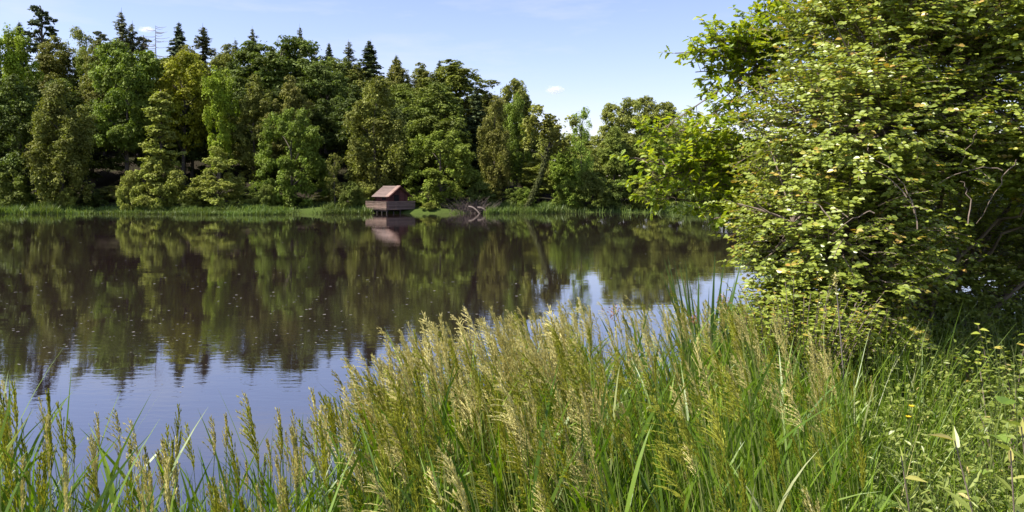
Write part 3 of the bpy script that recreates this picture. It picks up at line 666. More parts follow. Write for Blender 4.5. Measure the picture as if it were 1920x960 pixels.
# ------------------------------------------------------------------ near oak
r = np.random.default_rng(12)
TW = woodmat('twig_bark', (0.09, 0.065, 0.05), (0.26, 0.20, 0.16), (8, 8, 3))
OAKM = leafmat('oak_leaf', (0.17, 0.265, 0.020), (0.36, 0.45, 0.040), (0.46, 0.48, 0.06), trans=0.50, tcol=(1.5, 1.3, 0.35), rough=0.38, spec=0.4)
BSHM = leafmat('bush_leaf', (0.140, 0.195, 0.024), (0.350, 0.400, 0.066), (0.48, 0.30, 0.07), trans=0.28, tcol=(1.35, 1.25, 0.4), rough=0.36, spec=0.5)
ob = np.array([4.6, 10.2, float(ground_z(4.6, 10.2))])
oak = thing('oak_tree', ob, 'near oak with bright lobed leaves reaching out over the lake from behind the bush', 'tree')
LEFTB = [  # branch tips (picture x, y, depth)
    (1262, 108, 8.6), (1300, 130, 8.8), (1345, 60, 9.0), (1385, 90, 8.8), (1330, 165, 8.9), (1410, 40, 9.2), (1440, 10, 9.2), (1375, 140, 9.1), (1420, 120, 9.0), (1320, 95, 8.8), (1350, 110, 8.8), (1365, 75, 8.9), (1400, 70, 9.0), (1290, 105, 8.7), (1430, 60, 9.0), (1440, 95, 9.0), (1400, 150, 8.9), (1430, 165, 8.9), (1450, 40, 9.1), (1460, 70, 9.2), (1480, 20, 9.2), (1395, 180, 9.0),
    (1330, 195, 8.8), (1375, 215, 8.9), (1195, 268, 8.2), (1230, 250, 8.3), (1275, 240, 8.4), (1320, 245, 8.5), (1215, 300, 8.2), (1255, 290, 8.3), (1300, 285, 8.5), (1345, 270, 8.6), (1240, 330, 8.3), (1290, 325, 8.4), (1335, 315, 8.5), (1370, 300, 8.6), (1385, 250, 8.8),
    (1225, 352, 8.2), (1262, 362, 8.2), (1300, 358, 8.3), (1345, 360, 8.4), (1320, 405, 8.3), (1350, 425, 8.4), (1360, 345, 8.5), (1330, 385, 8.3), (1375, 400, 8.5)]
TOPB = [(px_, py_, 9.4 + r.uniform(-.8, 1.6)) for px_ in range(1490, 2050, 42) for py_ in (-110, -50, 5, 60, 120)]
LEFTB = LEFTB + [(a + r.uniform(-22, 26), b + r.uniform(-18, 18), c + r.uniform(-.3, .4)) for a, b, c in LEFTB[3:] if r.random() < .45]
tips = [np.array(at(a + r.uniform(-9, 9), b + r.uniform(-8, 8), c)) for a, b, c in LEFTB] + [at(a + r.uniform(-20, 20), b + r.uniform(-25, 25), c) for a, b, c in TOPB]
g = G(); gl = G()
TP = np.array([[0, 0, -0.5], [0.02, 0, 1.4], [-0.05, .05, 3.0], [0.05, 0, 4.6], [0.1, 0, 6.2], [0.15, .1, 8.5]]) + ob
tt = np.linspace(0, 1, 16); TPP = np.stack([np.interp(tt, np.linspace(0, 1, 6), TP[:, k]) for k in range(3)], 1)
tube(g, TPP, 0.20 * (1.15 - tt), 9)
heads = {}
for i, p in enumerate(tips):
    zi = np.clip(p[2] - 0.25 * np.linalg.norm(p[:2] - ob[:2]) - 0.1, ob[2] + 1.8, 9.0)
    key = (i // 5 if i < len(LEFTB) else 100 + i // 6)
    if key not in heads:
        b = np.array([np.interp(zi, TPP[:, 2], TPP[:, k]) for k in range(3)]); e = b * 0.38 + p * 0.62 + np.array([0, 0, .12])
        cpts = curve(b, e, [0, 0, .22], 9) + np.cumsum(r.normal(0, .018, (9, 3)), 0); tube(g, cpts, np.linspace(0.045, 0.014, 9), 6); heads[key] = cpts
    cp = heads[key]; b = cp[int(r.integers(5, 9))]
    sp = curve(b, p, [0, 0, r.uniform(0, .12)], 7) + np.concatenate([[[0, 0, 0]], np.cumsum(r.normal(0, .012, (6, 3)), 0)]); tube(g, sp, np.linspace(0.014, 0.005, 7), 4)
    dirb = unit((p - b)[None])[0]
    for q in range(int(r.integers(13, 18)) if i < len(LEFTB) else 11):      # twiglets with rosettes of lobed leaves
        u = r.uniform(0.45, 1.0); o_ = np.array([np.interp(u, np.linspace(0, 1, 7), sp[:, k]) for k in range(3)])
        d = unit((dirb * 0.7 + rdirs(r, 1)[0] * 0.8 + np.array([0, 0, .15]))[None])[0]; L = r.uniform(0.10, 0.34)
        e = o_ + d * L; tube(g, curve(o_, e, [0, 0, -.01], 4), np.linspace(.004, .0022, 4), 3, cap=False)
        m = int(r.integers(7, 12)); u2 = np.clip(r.uniform(0.35, 1.05, m), 0, 1)[:, None]
        Pl = o_ * (1 - u2) + e * u2; Dl = d * 0.6 + rdirs(r, m) * 0.9; Dl[:, 2] *= 0.55; Dl[:, 2] -= .08
        leaves(gl, r, Pl, Dl, np.array([0, 0, 1.0]) + rdirs(r, m) * 0.55, r.uniform(0.055, 0.095, m), OAKL, curl=.2)
g2 = g.build('trunk', TW, oak); g3 = gl.build('crown', OAKM, oak)
for o in (g2, g3): o.location = tuple(-ob)

# ------------------------------------------------------------------ near bush
r = np.random.default_rng(9)
bb = np.array([3.9, 7.9, float(ground_z(3.9, 7.9))])
bush = thing('dogwood_bush', bb, 'huge near bush with pale oval leaves and reddish shoot tips on the right bank', 'bush')
LOBES = [  # centre, radii, twigs
    ((3.75, 7.4, 6.1), (.95, 1.1, 0.95), 1500), ((3.25, 7.1, 5.2), (1.0, 1.2, 0.85), 2100), ((2.95, 6.8, 4.35), (1.05, 1.25, 0.85), 2500), ((2.62, 6.6, 3.55), (0.92, 1.1, 0.65), 2300),
    ((2.52, 6.4, 2.85), (0.75, 0.85, 0.55), 1900), ((4.6, 7.5, 6.0), (1.2, 1.2, 0.8), 1300), ((4.5, 6.9, 5.2), (1.3, 1.3, 0.75), 2000), ((4.2, 6.7, 4.3), (1.0, 1.1, 0.55), 1300), ((5.6, 7.4, 5.2), (1.1, 1.4, 1.5), 1500),
    ((5.5, 7.3, 3.8), (1.1, 1.2, .7), 1000), ((4.4, 8.0, 3.0), (1.4, 0.9, 1.2), 2200), ((5.9, 8.2, 2.8), (1.3, .9, 1.2), 1600), ((3.4, 7.7, 3.0), (.9, .9, 1.2), 1100), ((5.1, 8.9, 3.0), (1.4, .5, 1.2), 2200), ((4.6, 7.4, 1.9), (1.6, .6, .5), 900), ((6.2, 7.4, 1.9), (1.0, .6, .5), 500)]
cs = np.array([l[0] for l in LOBES]); rs = np.array([l[1] for l in LOBES])
g = G(); gl = G()
stems = []
for i, (c, rr, n) in enumerate(LOBES):           # limbs from the root to every lobe
    c = np.array(c)
    for k in range(2):
        e = c + r.normal(0, .35, 3) * np.array(rr); b0 = bb + np.array([r.normal(0, .22), r.normal(0, .2), -.2])
        cp = curve(b0, e, np.array([(c[0] - bb[0]) * -.12, (c[1] - bb[1]) * -.1, .25]), 12); cp[1:-1] += r.normal(0, .035, (10, 3)); tube(g, cp, np.linspace(.026, .008, 12), 5); stems.append(cp[5:])
SPT = np.concatenate(stems)
for i, (c, rr, n) in enumerate(LOBES):
    c = np.array(c); rr = np.array(rr)
    d = rdirs(r, n); d[:, 2] = d[:, 2] * 0.9 + 0.1
    rad = 0.55 + 0.5 * r.random(n) ** 0.6
    lump = 1 + 0.16 * np.sin(d[:, 0] * 5 + i * 2.1) * np.cos(d[:, 2] * 6 + i) + 0.10 * np.sin(d[:, 1] * 9 + i)
    nc = 48; ck = r.integers(0, nc, n); cd_ = rdirs(r, nc); crd = r.uniform(.62, 1.06, nc)
    dj = unit(cd_[ck] + r.normal(0, .20, (n, 3)) * np.array([1, 1, .75])); mixc = r.random(n) < .70
    d = np.where(mixc[:, None], dj, d); rad = np.where(mixc, crd[ck] * (1 - .16 * r.random(n) ** .7), rad)
    tip = c + d * rr * (rad * lump)[:, None]
    inside = np.zeros(n)
    for j in range(len(LOBES)):
        if j != i: inside = np.maximum(inside, (np.linalg.norm((tip - cs[j]) / rs[j], axis=1) < 0.72))
    keep = (inside < .5) | (r.random(n) < .25); tip = tip[keep]; d = d[keep]; n = len(tip)
    out = unit(d * np.array([1, 1, .5]) + np.array([0, 0, .12]) + rdirs(r, n) * .45)
    L = r.uniform(.16, .42, n)
    base = tip - out * L[:, None] + np.array([0, 0, 1.0]) * (0.05 * L)[:, None]
    for k in range(n):
        m = int(r.integers(5, 9)) * 2
        u = np.repeat(np.linspace(.18, 1.0, m // 2), 2); sp = curve(base[k], tip[k], [0, 0, .05 * L[k]], 5)
        if k % 2 == 0: tube(g, sp, np.linspace(.0045, .002, 5), 3, cap=False)
        if k % 12 == 0:
            q = SPT[np.argmin(np.sum((SPT - base[k]) ** 2, 1) + r.random(len(SPT)) * .15)]
            cc_ = curve(q, base[k], [r.normal(0, .05), r.normal(0, .05), r.normal(0.04, .05)], 6); tube(g, cc_, np.linspace(.009, .0045, 6), 4, cap=False)
        Pl = np.stack([np.interp(u, np.linspace(0, 1, 5), sp[:, a]) for a in range(3)], 1)
        side = unit(np.cross(out[k], [0, 0, 1.0])[None])[0]; sg = np.where(np.arange(m) % 2 == 0, 1, -1)[:, None]
        Dl = side * sg * .9 + out[k] * .55 + rdirs(r, m) * .3; Dl[:, 2] = Dl[:, 2] * .5 - .05
        tone = np.clip(r.normal(.45, .2, m) + (.18 if r.random() < .1 else 0), 0, .88)
        if r.random() < (.16 if c[0] < 3.3 else .06): tone[-4:] = r.uniform(.9, 1.0, min(4, m))
        leaves(gl, r, Pl, Dl, np.array([0, 0, .85]) + out[k] * .45 + rdirs(r, m) * .75, r.uniform(.030, .052, m) * (1.0 if c[0] < 3.3 else 1.12), OVAL, rnd=tone)
# bare lit twigs hanging out on the shady side
for a, b in (((1640, 300), (1715, 400)), ((1600, 325), (1700, 370)), ((1760, 345), (1880, 320)), ((1800, 310), (1830, 245)), ((1690, 375), (1720, 430)), ((1830, 420), (1905, 300)), ((1500, 380), (1560, 425)), ((1800, 340), (1815, 420)), ((1560, 440), (1640, 400))):
    p = at(*a, 5.75); q = at(*b, 5.6); cp = curve(p, q, [0.03, 0, .06], 9); cp[1:-1] += r.normal(0, .007, (7, 3)); tube(g, cp, np.linspace(.002, .0048, 9), 5)
g2 = g.build('stems', TW, bush); g3 = gl.build('crown', BSHM, bush)
for o in (g2, g3): o.location = tuple(-bb)

# ------------------------------------------------------------------ flowering grass on the near bank
r = np.random.default_rng(40)
BLADE = leafmat('grass_blade', (0.068, 0.138, 0.008), (0.20, 0.290, 0.022), (0.30, 0.32, 0.14), trans=0.32, tcol=(1.4, 1.5, 0.3), rough=0.42, spec=0.45)
STRAW = leafmat('straw_panicle', (0.36, 0.33, 0.09), (0.78, 0.70, 0.30), trans=0.25, tcol=(1.2, 1.1, 0.6), rough=0.6, spec=0.2)
OLIVE = leafmat('olive_panicle', (0.19, 0.215, 0.020), (0.43, 0.43, 0.060), trans=0.38, tcol=(1.3, 1.2, 0.4), rough=0.6, spec=0.2)
STALK = leafmat('grass_stalk', (0.10, 0.16, 0.03), (0.26, 0.28, 0.09), trans=0.2, rough=0.4)

def panicle(r, openness, Ln):
    """one seed head, drooping to +x; unit axis up z, origin at its base"""
    g = G(); nod = 0.5 * openness
    zz = np.linspace(0, 1, 14); ax = np.stack([nod * 0.55 * Ln * zz ** 2, 0 * zz, Ln * zz * (1 - .12 * nod * zz)], 1)
    tube(g, ax, np.linspace(.0013, .0005, 14), 3, cap=False)
    P, Dd = [], []
    for k in range(11):
        t = k / 11 * .93; p = np.array([np.interp(t, zz, ax[:, a]) for a in range(3)])
        for b in range(int(r.integers(2, 4))):
            a = r.uniform(0, 2 * PI); L = Ln * (0.42 * (1 - t) ** 0.8 + .07) * r.uniform(.6, 1.1)
            sp = math.radians(r.uniform(5, 11) + 17 * openness)
            d = np.array([math.cos(a) * math.sin(sp) + .30 * openness, math.sin(a) * math.sin(sp), math.cos(sp)])
            u = np.linspace(0, 1, 6)[:, None]; br = p + L * (d * u + u ** 2 * np.array([.34, 0, -.40]) * openness)
            g.add(np.concatenate([br + [0, .0009, 0], br - [0, .0009, 0]]), [[i, i + 1, i + 7, i + 6] for i in range(5)], 0, r.random())
            m = int(4 + L * 125); us = r.uniform(.12, 1.0, m)
            q = np.stack([np.interp(us, u[:, 0], br[:, c]) for c in range(3)], 1) + r.normal(0, .0008, (m, 3))
            P.append(q); Dd.append(np.tile(d + np.array([.1, 0, -.25]) * openness, (m, 1)) + rdirs(r, m) * .20)
    m = int(20); us = r.uniform(.5, 1, m); P.append(np.stack([np.interp(us, zz, ax[:, c]) for c in range(3)], 1)); Dd.append(np.tile([.2, 0, 1.], (m, 1)) + rdirs(r, m) * .3)
    P = np.concatenate(P); Dd = unit(np.concatenate(Dd)); n = len(P)
    B = unit(np.cross(Dd, rdirs(r, n))); L = r.uniform(.0070, .0120, n)[:, None]; w = .0014 * r.uniform(.8, 1.5, n)[:, None]
    V = np.stack([P - Dd * L * .5, P + B * w, P + Dd * L * .6, P - B * w], 1)
    g.add(V, np.arange(4 * n).reshape(n, 4), 0, r.random(n))
    V = np.concatenate(g.V); quad = [np.concatenate(g.L).reshape(-1, 4)]
    return V, quad[0], np.concatenate(g.R)
PAN = [panicle(r, o_, L) for o_, L in ((.95, .19), (.8, .17), (.6, .18), (.35, .17), (.15, .16), (1.0, .21), (.5, .15), (.25, .19))]

def put_panicles(g, r, T, lean, which, scale, yaw, mat):
    """T tips of the stalks (bases of the heads); lean = unit stalk directions"""
    for w in range(len(PAN)):
        i = np.where(which == w)[0]
        if len(i) == 0: continue
        V, Fq, R = PAN[w]; n = len(i)
        Z = unit(lean[i]); X = np.stack([np.cos(yaw[i]), np.sin(yaw[i]), 0 * yaw[i]], 1); X = unit(X - Z * np.sum(X * Z, 1, keepdims=True)); Y = np.cross(Z, X)
        VV = T[i][:, None] + scale[i][:, None, None] * (V[None, :, 0:1] * X[:, None] + V[None, :, 1:2] * Y[:, None] + V[None, :, 2:3] * Z[:, None])
        FF = (np.arange(n) * len(V))[:, None, None] + Fq[None]
        rn = np.clip(R[None] * .6 + r.uniform(0, .4, (n, 1)), 0, 1)
        for mm in np.unique(mat[i]):
            s = mat[i] == mm; k = s.sum()
            g.add(VV[s].reshape(-1, 3), ((np.arange(k) * len(V))[:, None, None] + Fq[None]).reshape(-1, 4), int(mm), rn[s].ravel())

SILX = [-300, 0, 60, 130, 200, 300, 380, 470, 540, 600, 650, 690, 720, 800, 860, 960, 1100, 1250, 1350, 1420, 1500, 1560, 1640, 1700]
SILY = [715, 715, 715, 755, 775, 800, 815, 770, 775, 765, 762, 705, 655, 628, 612, 592, 576, 568, 565, 600, 640, 690, 790, 850]
def cap_top(x, y, tz, lean):
    px = 960 + (x - lean * 1.15 * .6) / y * F
    return np.minimum(tz, EYE - (np.interp(px, SILX, SILY) + 6 - HOR) / F * y - .10 - np.abs(r.normal(0, .05, len(x))))
def grass_stand(g, r, x, y, topz, lean_amt, straw, headp, bladesper=3, sh=1.0, kinds=(0, 1, 2, 3, 4, 5, 6, 7)):
    n = len(x); zb = ground_z(x, y); B = np.stack([x, y, np.maximum(zb, -.15)], 1)
    lean = np.stack([-lean_amt * r.uniform(.4, 1.5, n) + r.normal(0, .07, n), r.normal(-.02, .09, n), np.ones(n)], 1)
    T = B + lean * (topz - B[:, 2])[:, None]; T[:, 0] = T[:, 0] - lean[:, 0] * (topz - B[:, 2]) * .55; T[:, 1] -= lean[:, 1] * (topz - B[:, 2]) * .4
    up = np.stack([lean[:, 0] * .1, lean[:, 1] * .1, np.ones(n)], 1); Ls = np.linalg.norm(T - B, axis=1)
    dirn = unit(T - B)
    C = ribbons(g, B, dirn - np.stack([lean[:, 0] * .25, 0 * x, 0 * x], 1), np.stack([lean[:, 0] * .25, 0 * x, 0 * x], 1), Ls, r.uniform(.0026, .0042, n), 5, mat=3, rnd=r.random(n), r=r, tip=.6)
    hd = r.random(n) < headp
    td = unit(C[:, -1] - C[:, -2])[hd]
    put_panicles(g, r, C[hd, -1], td, np.array(kinds)[r.integers(0, len(kinds), hd.sum())], r.uniform(.75, 1.2, hd.sum()) * sh, PI + r.normal(0, .75, hd.sum()), np.where(r.random(hd.sum()) < straw[hd], 1, 2))
    k = n * bladesper; u = np.tile(np.arange(bladesper) / bladesper, n) * .62 + r.uniform(.12, .38, k)
    i = np.repeat(np.arange(n), bladesper); f = u * 5; a = np.clip(f.astype(int), 0, 4); P = C[i, a] * (1 - (f - a))[:, None] + C[i, a + 1] * (f - a)[:, None]
    az = r.uniform(0, 2 * PI, k); ou = np.stack([np.cos(az), np.sin(az), 0 * az], 1)
    L = r.uniform(.22, .50, k)
    ribbons(g, P, np.array([0, 0, 1.0]) + ou * r.uniform(.06, .38, (k, 1)), ou * r.uniform(.0, .4, (k, 1)) - np.array([0, 0, 1.0]) * r.uniform(0, .55, (k, 1)) ** 1.5, L, r.uniform(.007, .013, k), 6, mat=0, rnd=np.clip(r.normal(.45, .25, k), 0, 1), r=r)

g = G()
def scatter(n, x0, x1, y0, y1, f):
    x = r.uniform(x0, x1, n); y = r.uniform(y0, y1, n); k = r.random(n) < f(x, y); return x[k], y[k]
def inframe(x, y, m=.25): return np.abs(x / y) < .64 + m
# main stand
def fm(x, y):
    e = near_edge(x); ok = (y < e) & inframe(x, y, .12)
    ok &= (x > y * (-.150 + .02 * np.sin(y * 7))) & (x < 0.46 * y + .0)
    return ok * 1.0
x, y = scatter(7000, -.75, 3.0, 1.5, 7.0, fm)
x2, y2 = scatter(4000, -.75, .5, 2.5, 4.6, fm); x = np.concatenate([x, x2]); y = np.concatenate([y, y2])
tz = 3.12 + .11 * r.standard_normal(len(x)) - .06 * np.maximum(y - 3.5, 0) - .18 * np.maximum(x / y - .36, 0) / .1
tz -= r.random(len(x)) ** 3 * .35; tz = cap_top(x, y, tz, .30)
grass_stand(g, r, x, y, np.clip(tz, 2.2, 3.36), .30, np.clip(.36 + .58 * sstep((y - 2.4) / 1.2) - .40 * sstep((x / y - .12) / .2), .12, .95), np.where(y < 2.5, .13, .27), 4)
# left fringe, looser and lower
def fl(x, y): return ((y < near_edge(x) - .1) & (x <= -.5) & inframe(x, y, .2)) * 1.0
x, y = scatter(1300, -2.9, -.5, 1.7, 3.1, fl)
pxx = 960 + x / y * F
tz = .12 + np.interp(pxx, [-200, 0, 60, 180, 330, 420, 560, 680], [3.12, 3.12, 3.10, 3.00, 2.90, 2.90, 2.97, 3.02]) + .07 * r.standard_normal(len(x)) - r.random(len(x)) ** 2 * .22; tz = cap_top(x, y, tz, .07)
grass_stand(g, r, x, y, tz, .07, np.full(len(x), .42), .26, 6, 1.0, kinds=(2, 3, 3, 4, 4, 6, 7, 7))
# basal blades filling between the stalks
def fb(x, y):
    return ((y < near_edge(x) - .05) & inframe(x, y, .15) & (x < .47 * y)) * np.where(x < -.6, .9, 1)
x, y = scatter(46000, -3.0, 3.2, 1.4, 7.0, fb); x2, y2 = scatter(9000, -2.9, -.2, 1.5, 3.0, fb); x = np.concatenate([x, x2]); y = np.concatenate([y, y2]); n = len(x)
P = np.stack([x, y, ground_z(x, y)], 1); az = r.uniform(0, 2 * PI, n); ou = np.stack([np.cos(az), np.sin(az), 0 * az], 1)
Lm = np.minimum(r.uniform(.66, 1.25, n), EYE - (np.interp(960 + x / y * F, SILX, SILY) + 30 + r.exponential(30, n) - HOR) / F * y - P[:, 2])
k_ = Lm > .3; P, az, ou, Lm = P[k_], az[k_], ou[k_], Lm[k_]; n = len(P)
ribbons(g, P, np.array([0, 0, 1.0]) + ou * r.uniform(.01, .14, (n, 1)), ou * r.uniform(0, .2, (n, 1)) + np.array([-.07, 0, -.02]) - np.array([0, 0, 1.]) * (r.random((n, 1)) ** 4 * .5), Lm, r.uniform(.006, .013, n), 6, mat=0, rnd=np.clip(r.normal(.4, .25, n), 0, 1), r=r)
tag(g.build('flowering_grass', [BLADE, STRAW, OLIVE, STALK]), 'tall flowering reed grass with straw-coloured seed heads on the near bank', 'grass', kind='stuff')

# single stalks that stand clear of the stand
r = np.random.default_rng(61)
def stalk(px, py, D, lean, w, mat_, label, sc=1.0, yaw=PI, blade=2):
    tp = at(px, py, D); x = tp[0]; z = float(ground_z(x, D)); o = thing('grass_stalk', (x, D, z), label, 'grass stalk', 'single grass stalks above the bank')
    V, Fq, R = PAN[w]; hl = V[:, 2].max() * sc; L = tp[2] - z - hl * .95
    P = curve([-lean * L, 0, 0], [0 - lean * hl * .5, 0, L], [-lean * .1, 0, 0], 8); g = G(); tube(g, P, np.linspace(.0022, .0012, 8), 4, rnd=r.random()); g.build('stem', STALK, o)
    g = G(); td = unit((P[-1] - P[-2])[None]); put_panicles(g, r, P[-1][None], td, np.array([w]), np.array([sc]), np.array([yaw]), np.array([0])); g.build('seed_head', mat_, o)
    for k in range(blade):
        g = G(); b = P[int(r.integers(2, 6))][None]; a = r.uniform(0, 2 * PI); ou = np.array([[math.cos(a), math.sin(a), 0]])
        ribbons(g, b, np.array([[0, 0, 1.]]) + ou * .35, ou * .25 - np.array([[0, 0, .3]]), r.uniform(.3, .45), r.uniform(.008, .012), 7, rnd=r.random(1), r=r); g.build('leaf', BLADE, o)
for a in ((32, 718, 2.35, .02, 3, OLIVE, 'dense olive seed head, tallest at the left edge of the bank', 1.1), (92, 732, 2.4, .03, 4, OLIVE, 'slim olive seed head second from the left edge', 1.05),
          (8, 765, 2.3, -.02, 3, OLIVE, 'olive seed head half cut by the left edge', .95), (140, 788, 2.35, .02, 6, OLIVE, 'short dark seed head right of the two tall left ones', .9),
          (186, 776, 2.5, .05, 3, STRAW, 'plump pale seed head between the dark left ones and the tall pale ones', .9), (228, 770, 2.5, .1, 1, STRAW, 'nodding pale seed head over the blue water at left', 1.0),
          (262, 786, 2.55, -.05, 2, STRAW, 'feathery loose seed head against the blue water', 1.05), (322, 825, 2.5, .1, 4, OLIVE, 'small bent olive seed head low in the left gap', .8),
          (404, 782, 2.6, .05, 6, STRAW, 'short straw seed head left of the tall white one', .9), (425, 776, 2.7, .02, 4, STRAW, 'narrow straw seed head beside the tall white one', .85),
          (478, 734, 2.6, -.06, 2, STRAW, 'tall whitish open seed head standing over blue water', 1.15), (528, 768, 2.6, .03, 3, STRAW, 'broad straw seed head between the two tall whitish ones', 1.1),
          (594, 730, 2.6, 0.0, 3, STRAW, 'tall whitish narrow seed head left of the dense stand', 1.15), (655, 760, 2.7, .05, 2, STRAW, 'loose straw seed head at the left foot of the dense stand', 1.0),
          (735, 640, 3.2, .25, 0, STRAW, 'golden nodding seed head at the left shoulder of the dense stand', 1.05), (826, 612, 3.7, .25, 0, STRAW, 'golden arching seed head rising from the dense stand over dark water', 1.15),
          (965, 588, 4.1, .2, 1, STRAW, 'golden seed head rising over the middle of the dense stand', 1.2), (1105, 575, 4.5, .15, 3, STRAW, 'pale upright seed head at the top of the dense stand before bright water', 1.3),
          (1082, 562, 4.6, .1, 4, OLIVE, 'thin dark seed head beside the pale upright one', 1.2), (1210, 568, 4.8, .1, 6, OLIVE, 'small brown seed head left of the sword-leaved clump', 1.3)):
    stalk(*a)

# broad sword-leaved clumps at the water edge
SWORD = leafmat('sword_leaf', (0.060, 0.13, 0.020), (0.13, 0.21, 0.045), trans=0.35, rough=0.35, spec=0.5)
RUST = leafmat('rusty_flower', (0.22, 0.09, 0.045), (0.36, 0.17, 0.08), trans=0.2)
def swords(px, D, tips, label):
    x = xat(px, D); z = float(ground_z(x, D)); o = thing('sword_leaf_plant', (x, D, z), label, 'plant')
    for tx, ty in tips:
        g = G(); t = at(tx, ty, D + r.uniform(-.2, .2)) - np.array([x, D, z]); b = np.array([t[0] * -.15 + r.normal(0, .05), r.normal(0, .06), 0])
        L = np.linalg.norm(t - b); d = (t - b) / L; bv = np.array([d[0] * .28, 0, -.04])
        ribbons(g, b[None], (d - bv)[None], bv[None], L, r.uniform(.030, .040), 9, rnd=r.random(1), r=r, face=True); g.build('leaf', SWORD, o)
    return o
swords(1330, 5.3, ((1243, 470), (1237, 500), (1250, 462), (1262, 468), (1272, 478), (1284, 470), (1341, 452), (1352, 490), (1368, 495), (1395, 462), (1240, 560), (1330, 520), (1300, 600), (1375, 560), (1345, 600), (1318, 640), (1256, 520), (1268, 545), (1290, 500), (1310, 490), (1360, 470), (1380, 510), (1278, 580), (1255, 590)), 'clump of dark sword-shaped leaves fanning up against the lake beside the bush')
swords(1215, 4.7, ((1170, 590), (1190, 575), (1240, 600), (1185, 640), (1255, 625)), 'smaller tuft of sword-shaped leaves in the grass left of the tall dark clump')
def rush(px, py, D, label):
    tp = at(px, py, D); z = float(ground_z(tp[0], D)); o = thing('rush', (tp[0], D, z), label, 'plant', 'rusty-topped rushes'); L = tp[2] - z
    g = G(); P = curve([.10, 0, 0], [0, 0, L], [.02, 0, 0], 8); tube(g, P, np.linspace(.004, .0025, 8), 5); g.build('stem', SWORD, o)
    g = G(); q = P[-1] + r.normal(0, 1, (70, 3)) * np.array([.022, .022, .022]) - np.array([0, 0, .02]); cards(g, r, q, rdirs(r, 70), .006, aspect=2.5); g.build('flower', RUST, o)
rush(1150, 578, 4.6, 'thin rush with a rusty top between pale seed heads'); rush(1356, 560, 5.2, 'thin rush with a rusty top among the sword-shaped leaves'); rush(1300, 596, 5.0, 'short rush with a rusty top left of the bush foot')
# tall dry stalk
p = at(1566, 515, 4.9); z = float(ground_z(p[0], 4.9)); o = thing('dry_stalk', (p[0], 4.9, z), 'tall thin pale dead stalk standing before the dark hollow of the bush', 'stalk'); L = p[2] - z
g = G(); P = curve([.10, 0, 0], [0, 0, L], [.02, .02, 0], 10); tube(g, P, np.linspace(.006, .003, 10), 5); g.build('stem', DEADWOOD, o)
g = G(); q = P[-1] + r.normal(0, 1, (60, 3)) * np.array([.008, .008, .03]) - np.array([0, 0, .04]); cards(g, r, q, rdirs(r, 60), .007, aspect=1.8); g.build('seed_head', STRAW, o)

# ------------------------------------------------------------------ mixed growth at the lower right
r = np.random.default_rng(90)
HERB = leafmat('herb_leaf', (0.14, 0.19, 0.028), (0.32, 0.36, 0.085), (0.46, 0.38, 0.13), trans=0.33, tcol=(1.3, 1.35, 0.45), rough=0.42, spec=0.45)
BRIGHT = leafmat('bright_leaf', (0.14, 0.23, 0.035), (0.22, 0.31, 0.06), trans=0.4, tcol=(1.4, 1.4, .4), rough=0.45)
g = G()
def fr(x, y): return ((x > .44 * y - .1) & (x < .82 * y + .3) & (y < near_edge(x) + 1.0)) * 1.0
# thin arching grass
x, y = scatter(24000, .6, 6.5, 1.6, 8.4, fr); n = len(x)
P = np.stack([x, y, ground_z(x, y)], 1); az = r.uniform(0, 2 * PI, n); ou = np.stack([np.cos(az), np.sin(az), 0 * az], 1)
Hm = np.interp(x / y, [.44, .5, .62], [1.15, 1.08, 1.02])
ribbons(g, P, np.array([0, 0, 1.0]) + ou * r.uniform(.05, .5, (n, 1)), ou * r.uniform(0, .7, (n, 1)) - np.array([0, 0, 1.]) * (r.random((n, 1)) ** 1.5 * .7), Hm * r.uniform(.5, 1.25, n), r.uniform(.003, .0065, n), 7, mat=1, rnd=np.clip(r.normal(.6, .3, n), 0, 1), r=r)
def fr2(x, y): return ((x > .34 * y) & (x < .52 * y) & (y < near_edge(x) - .2)) * 1.0
x, y = scatter(4500, 1.2, 3.6, 3.9, 6.6, fr2); n = len(x)
P = np.stack([x, y, ground_z(x, y)], 1); az = r.uniform(0, 2 * PI, n); ou = np.stack([np.cos(az), np.sin(az), 0 * az], 1)
ribbons(g, P, np.array([0, 0, 1.0]) + ou * r.uniform(.02, .25, (n, 1)), ou * r.uniform(0, .4, (n, 1)) - np.array([0, 0, 1.]) * (r.random((n, 1)) ** 2 * .5), r.uniform(.7, 1.4, n), r.uniform(.004, .008, n), 7, mat=1, rnd=np.clip(r.normal(.6, .3, n), 0, 1), r=r)
# leafy stems
x, y = scatter(4300, .6, 6.5, 1.8, 8.2, fr); x2, y2 = scatter(1400, 1.2, 3.6, 3.6, 6.6, fr2); x = np.concatenate([x, x2]); y = np.concatenate([y, y2]); n = len(x)
for k in range(n):
    b = np.array([x[k], y[k], float(ground_z(x[k], y[k]))]); L = np.interp(x[k] / y[k], [.42, .5, .64], [.80, .92, 1.08]) * r.uniform(.6, 1.15)
    a = r.uniform(0, 2 * PI); e = b + np.array([math.cos(a) * .22 * L, math.sin(a) * .22 * L, L]); sp = curve(b, e, rdirs(r, 1)[0] * .04, 6); tube(g, sp, np.linspace(.003, .0015, 6), 3, 2, cap=False)
    m = int(r.integers(12, 26)); u = r.uniform(.40, 1, m); Pl = np.stack([np.interp(u, np.linspace(0, 1, 6), sp[:, c]) for c in range(3)], 1)
    d = rdirs(r, m); d[:, 2] = d[:, 2] * .4 + .1; wide = r.random() < .5
    Pl = Pl + d * r.uniform(0, .05, (m, 1))
    leaves(g, r, Pl, d, np.array([0, 0, 1.]) + rdirs(r, m) * .5, r.uniform(.018, .045, m) * (1 if wide else 1.35), OVAL if wide else LANCE * np.array([1, 1.6]), 0, rnd=np.clip(r.normal(.45, .25, m), 0, 1))
x, y = scatter(1500, .6, 6.5, 1.7, 8.2, fr); n = len(x)
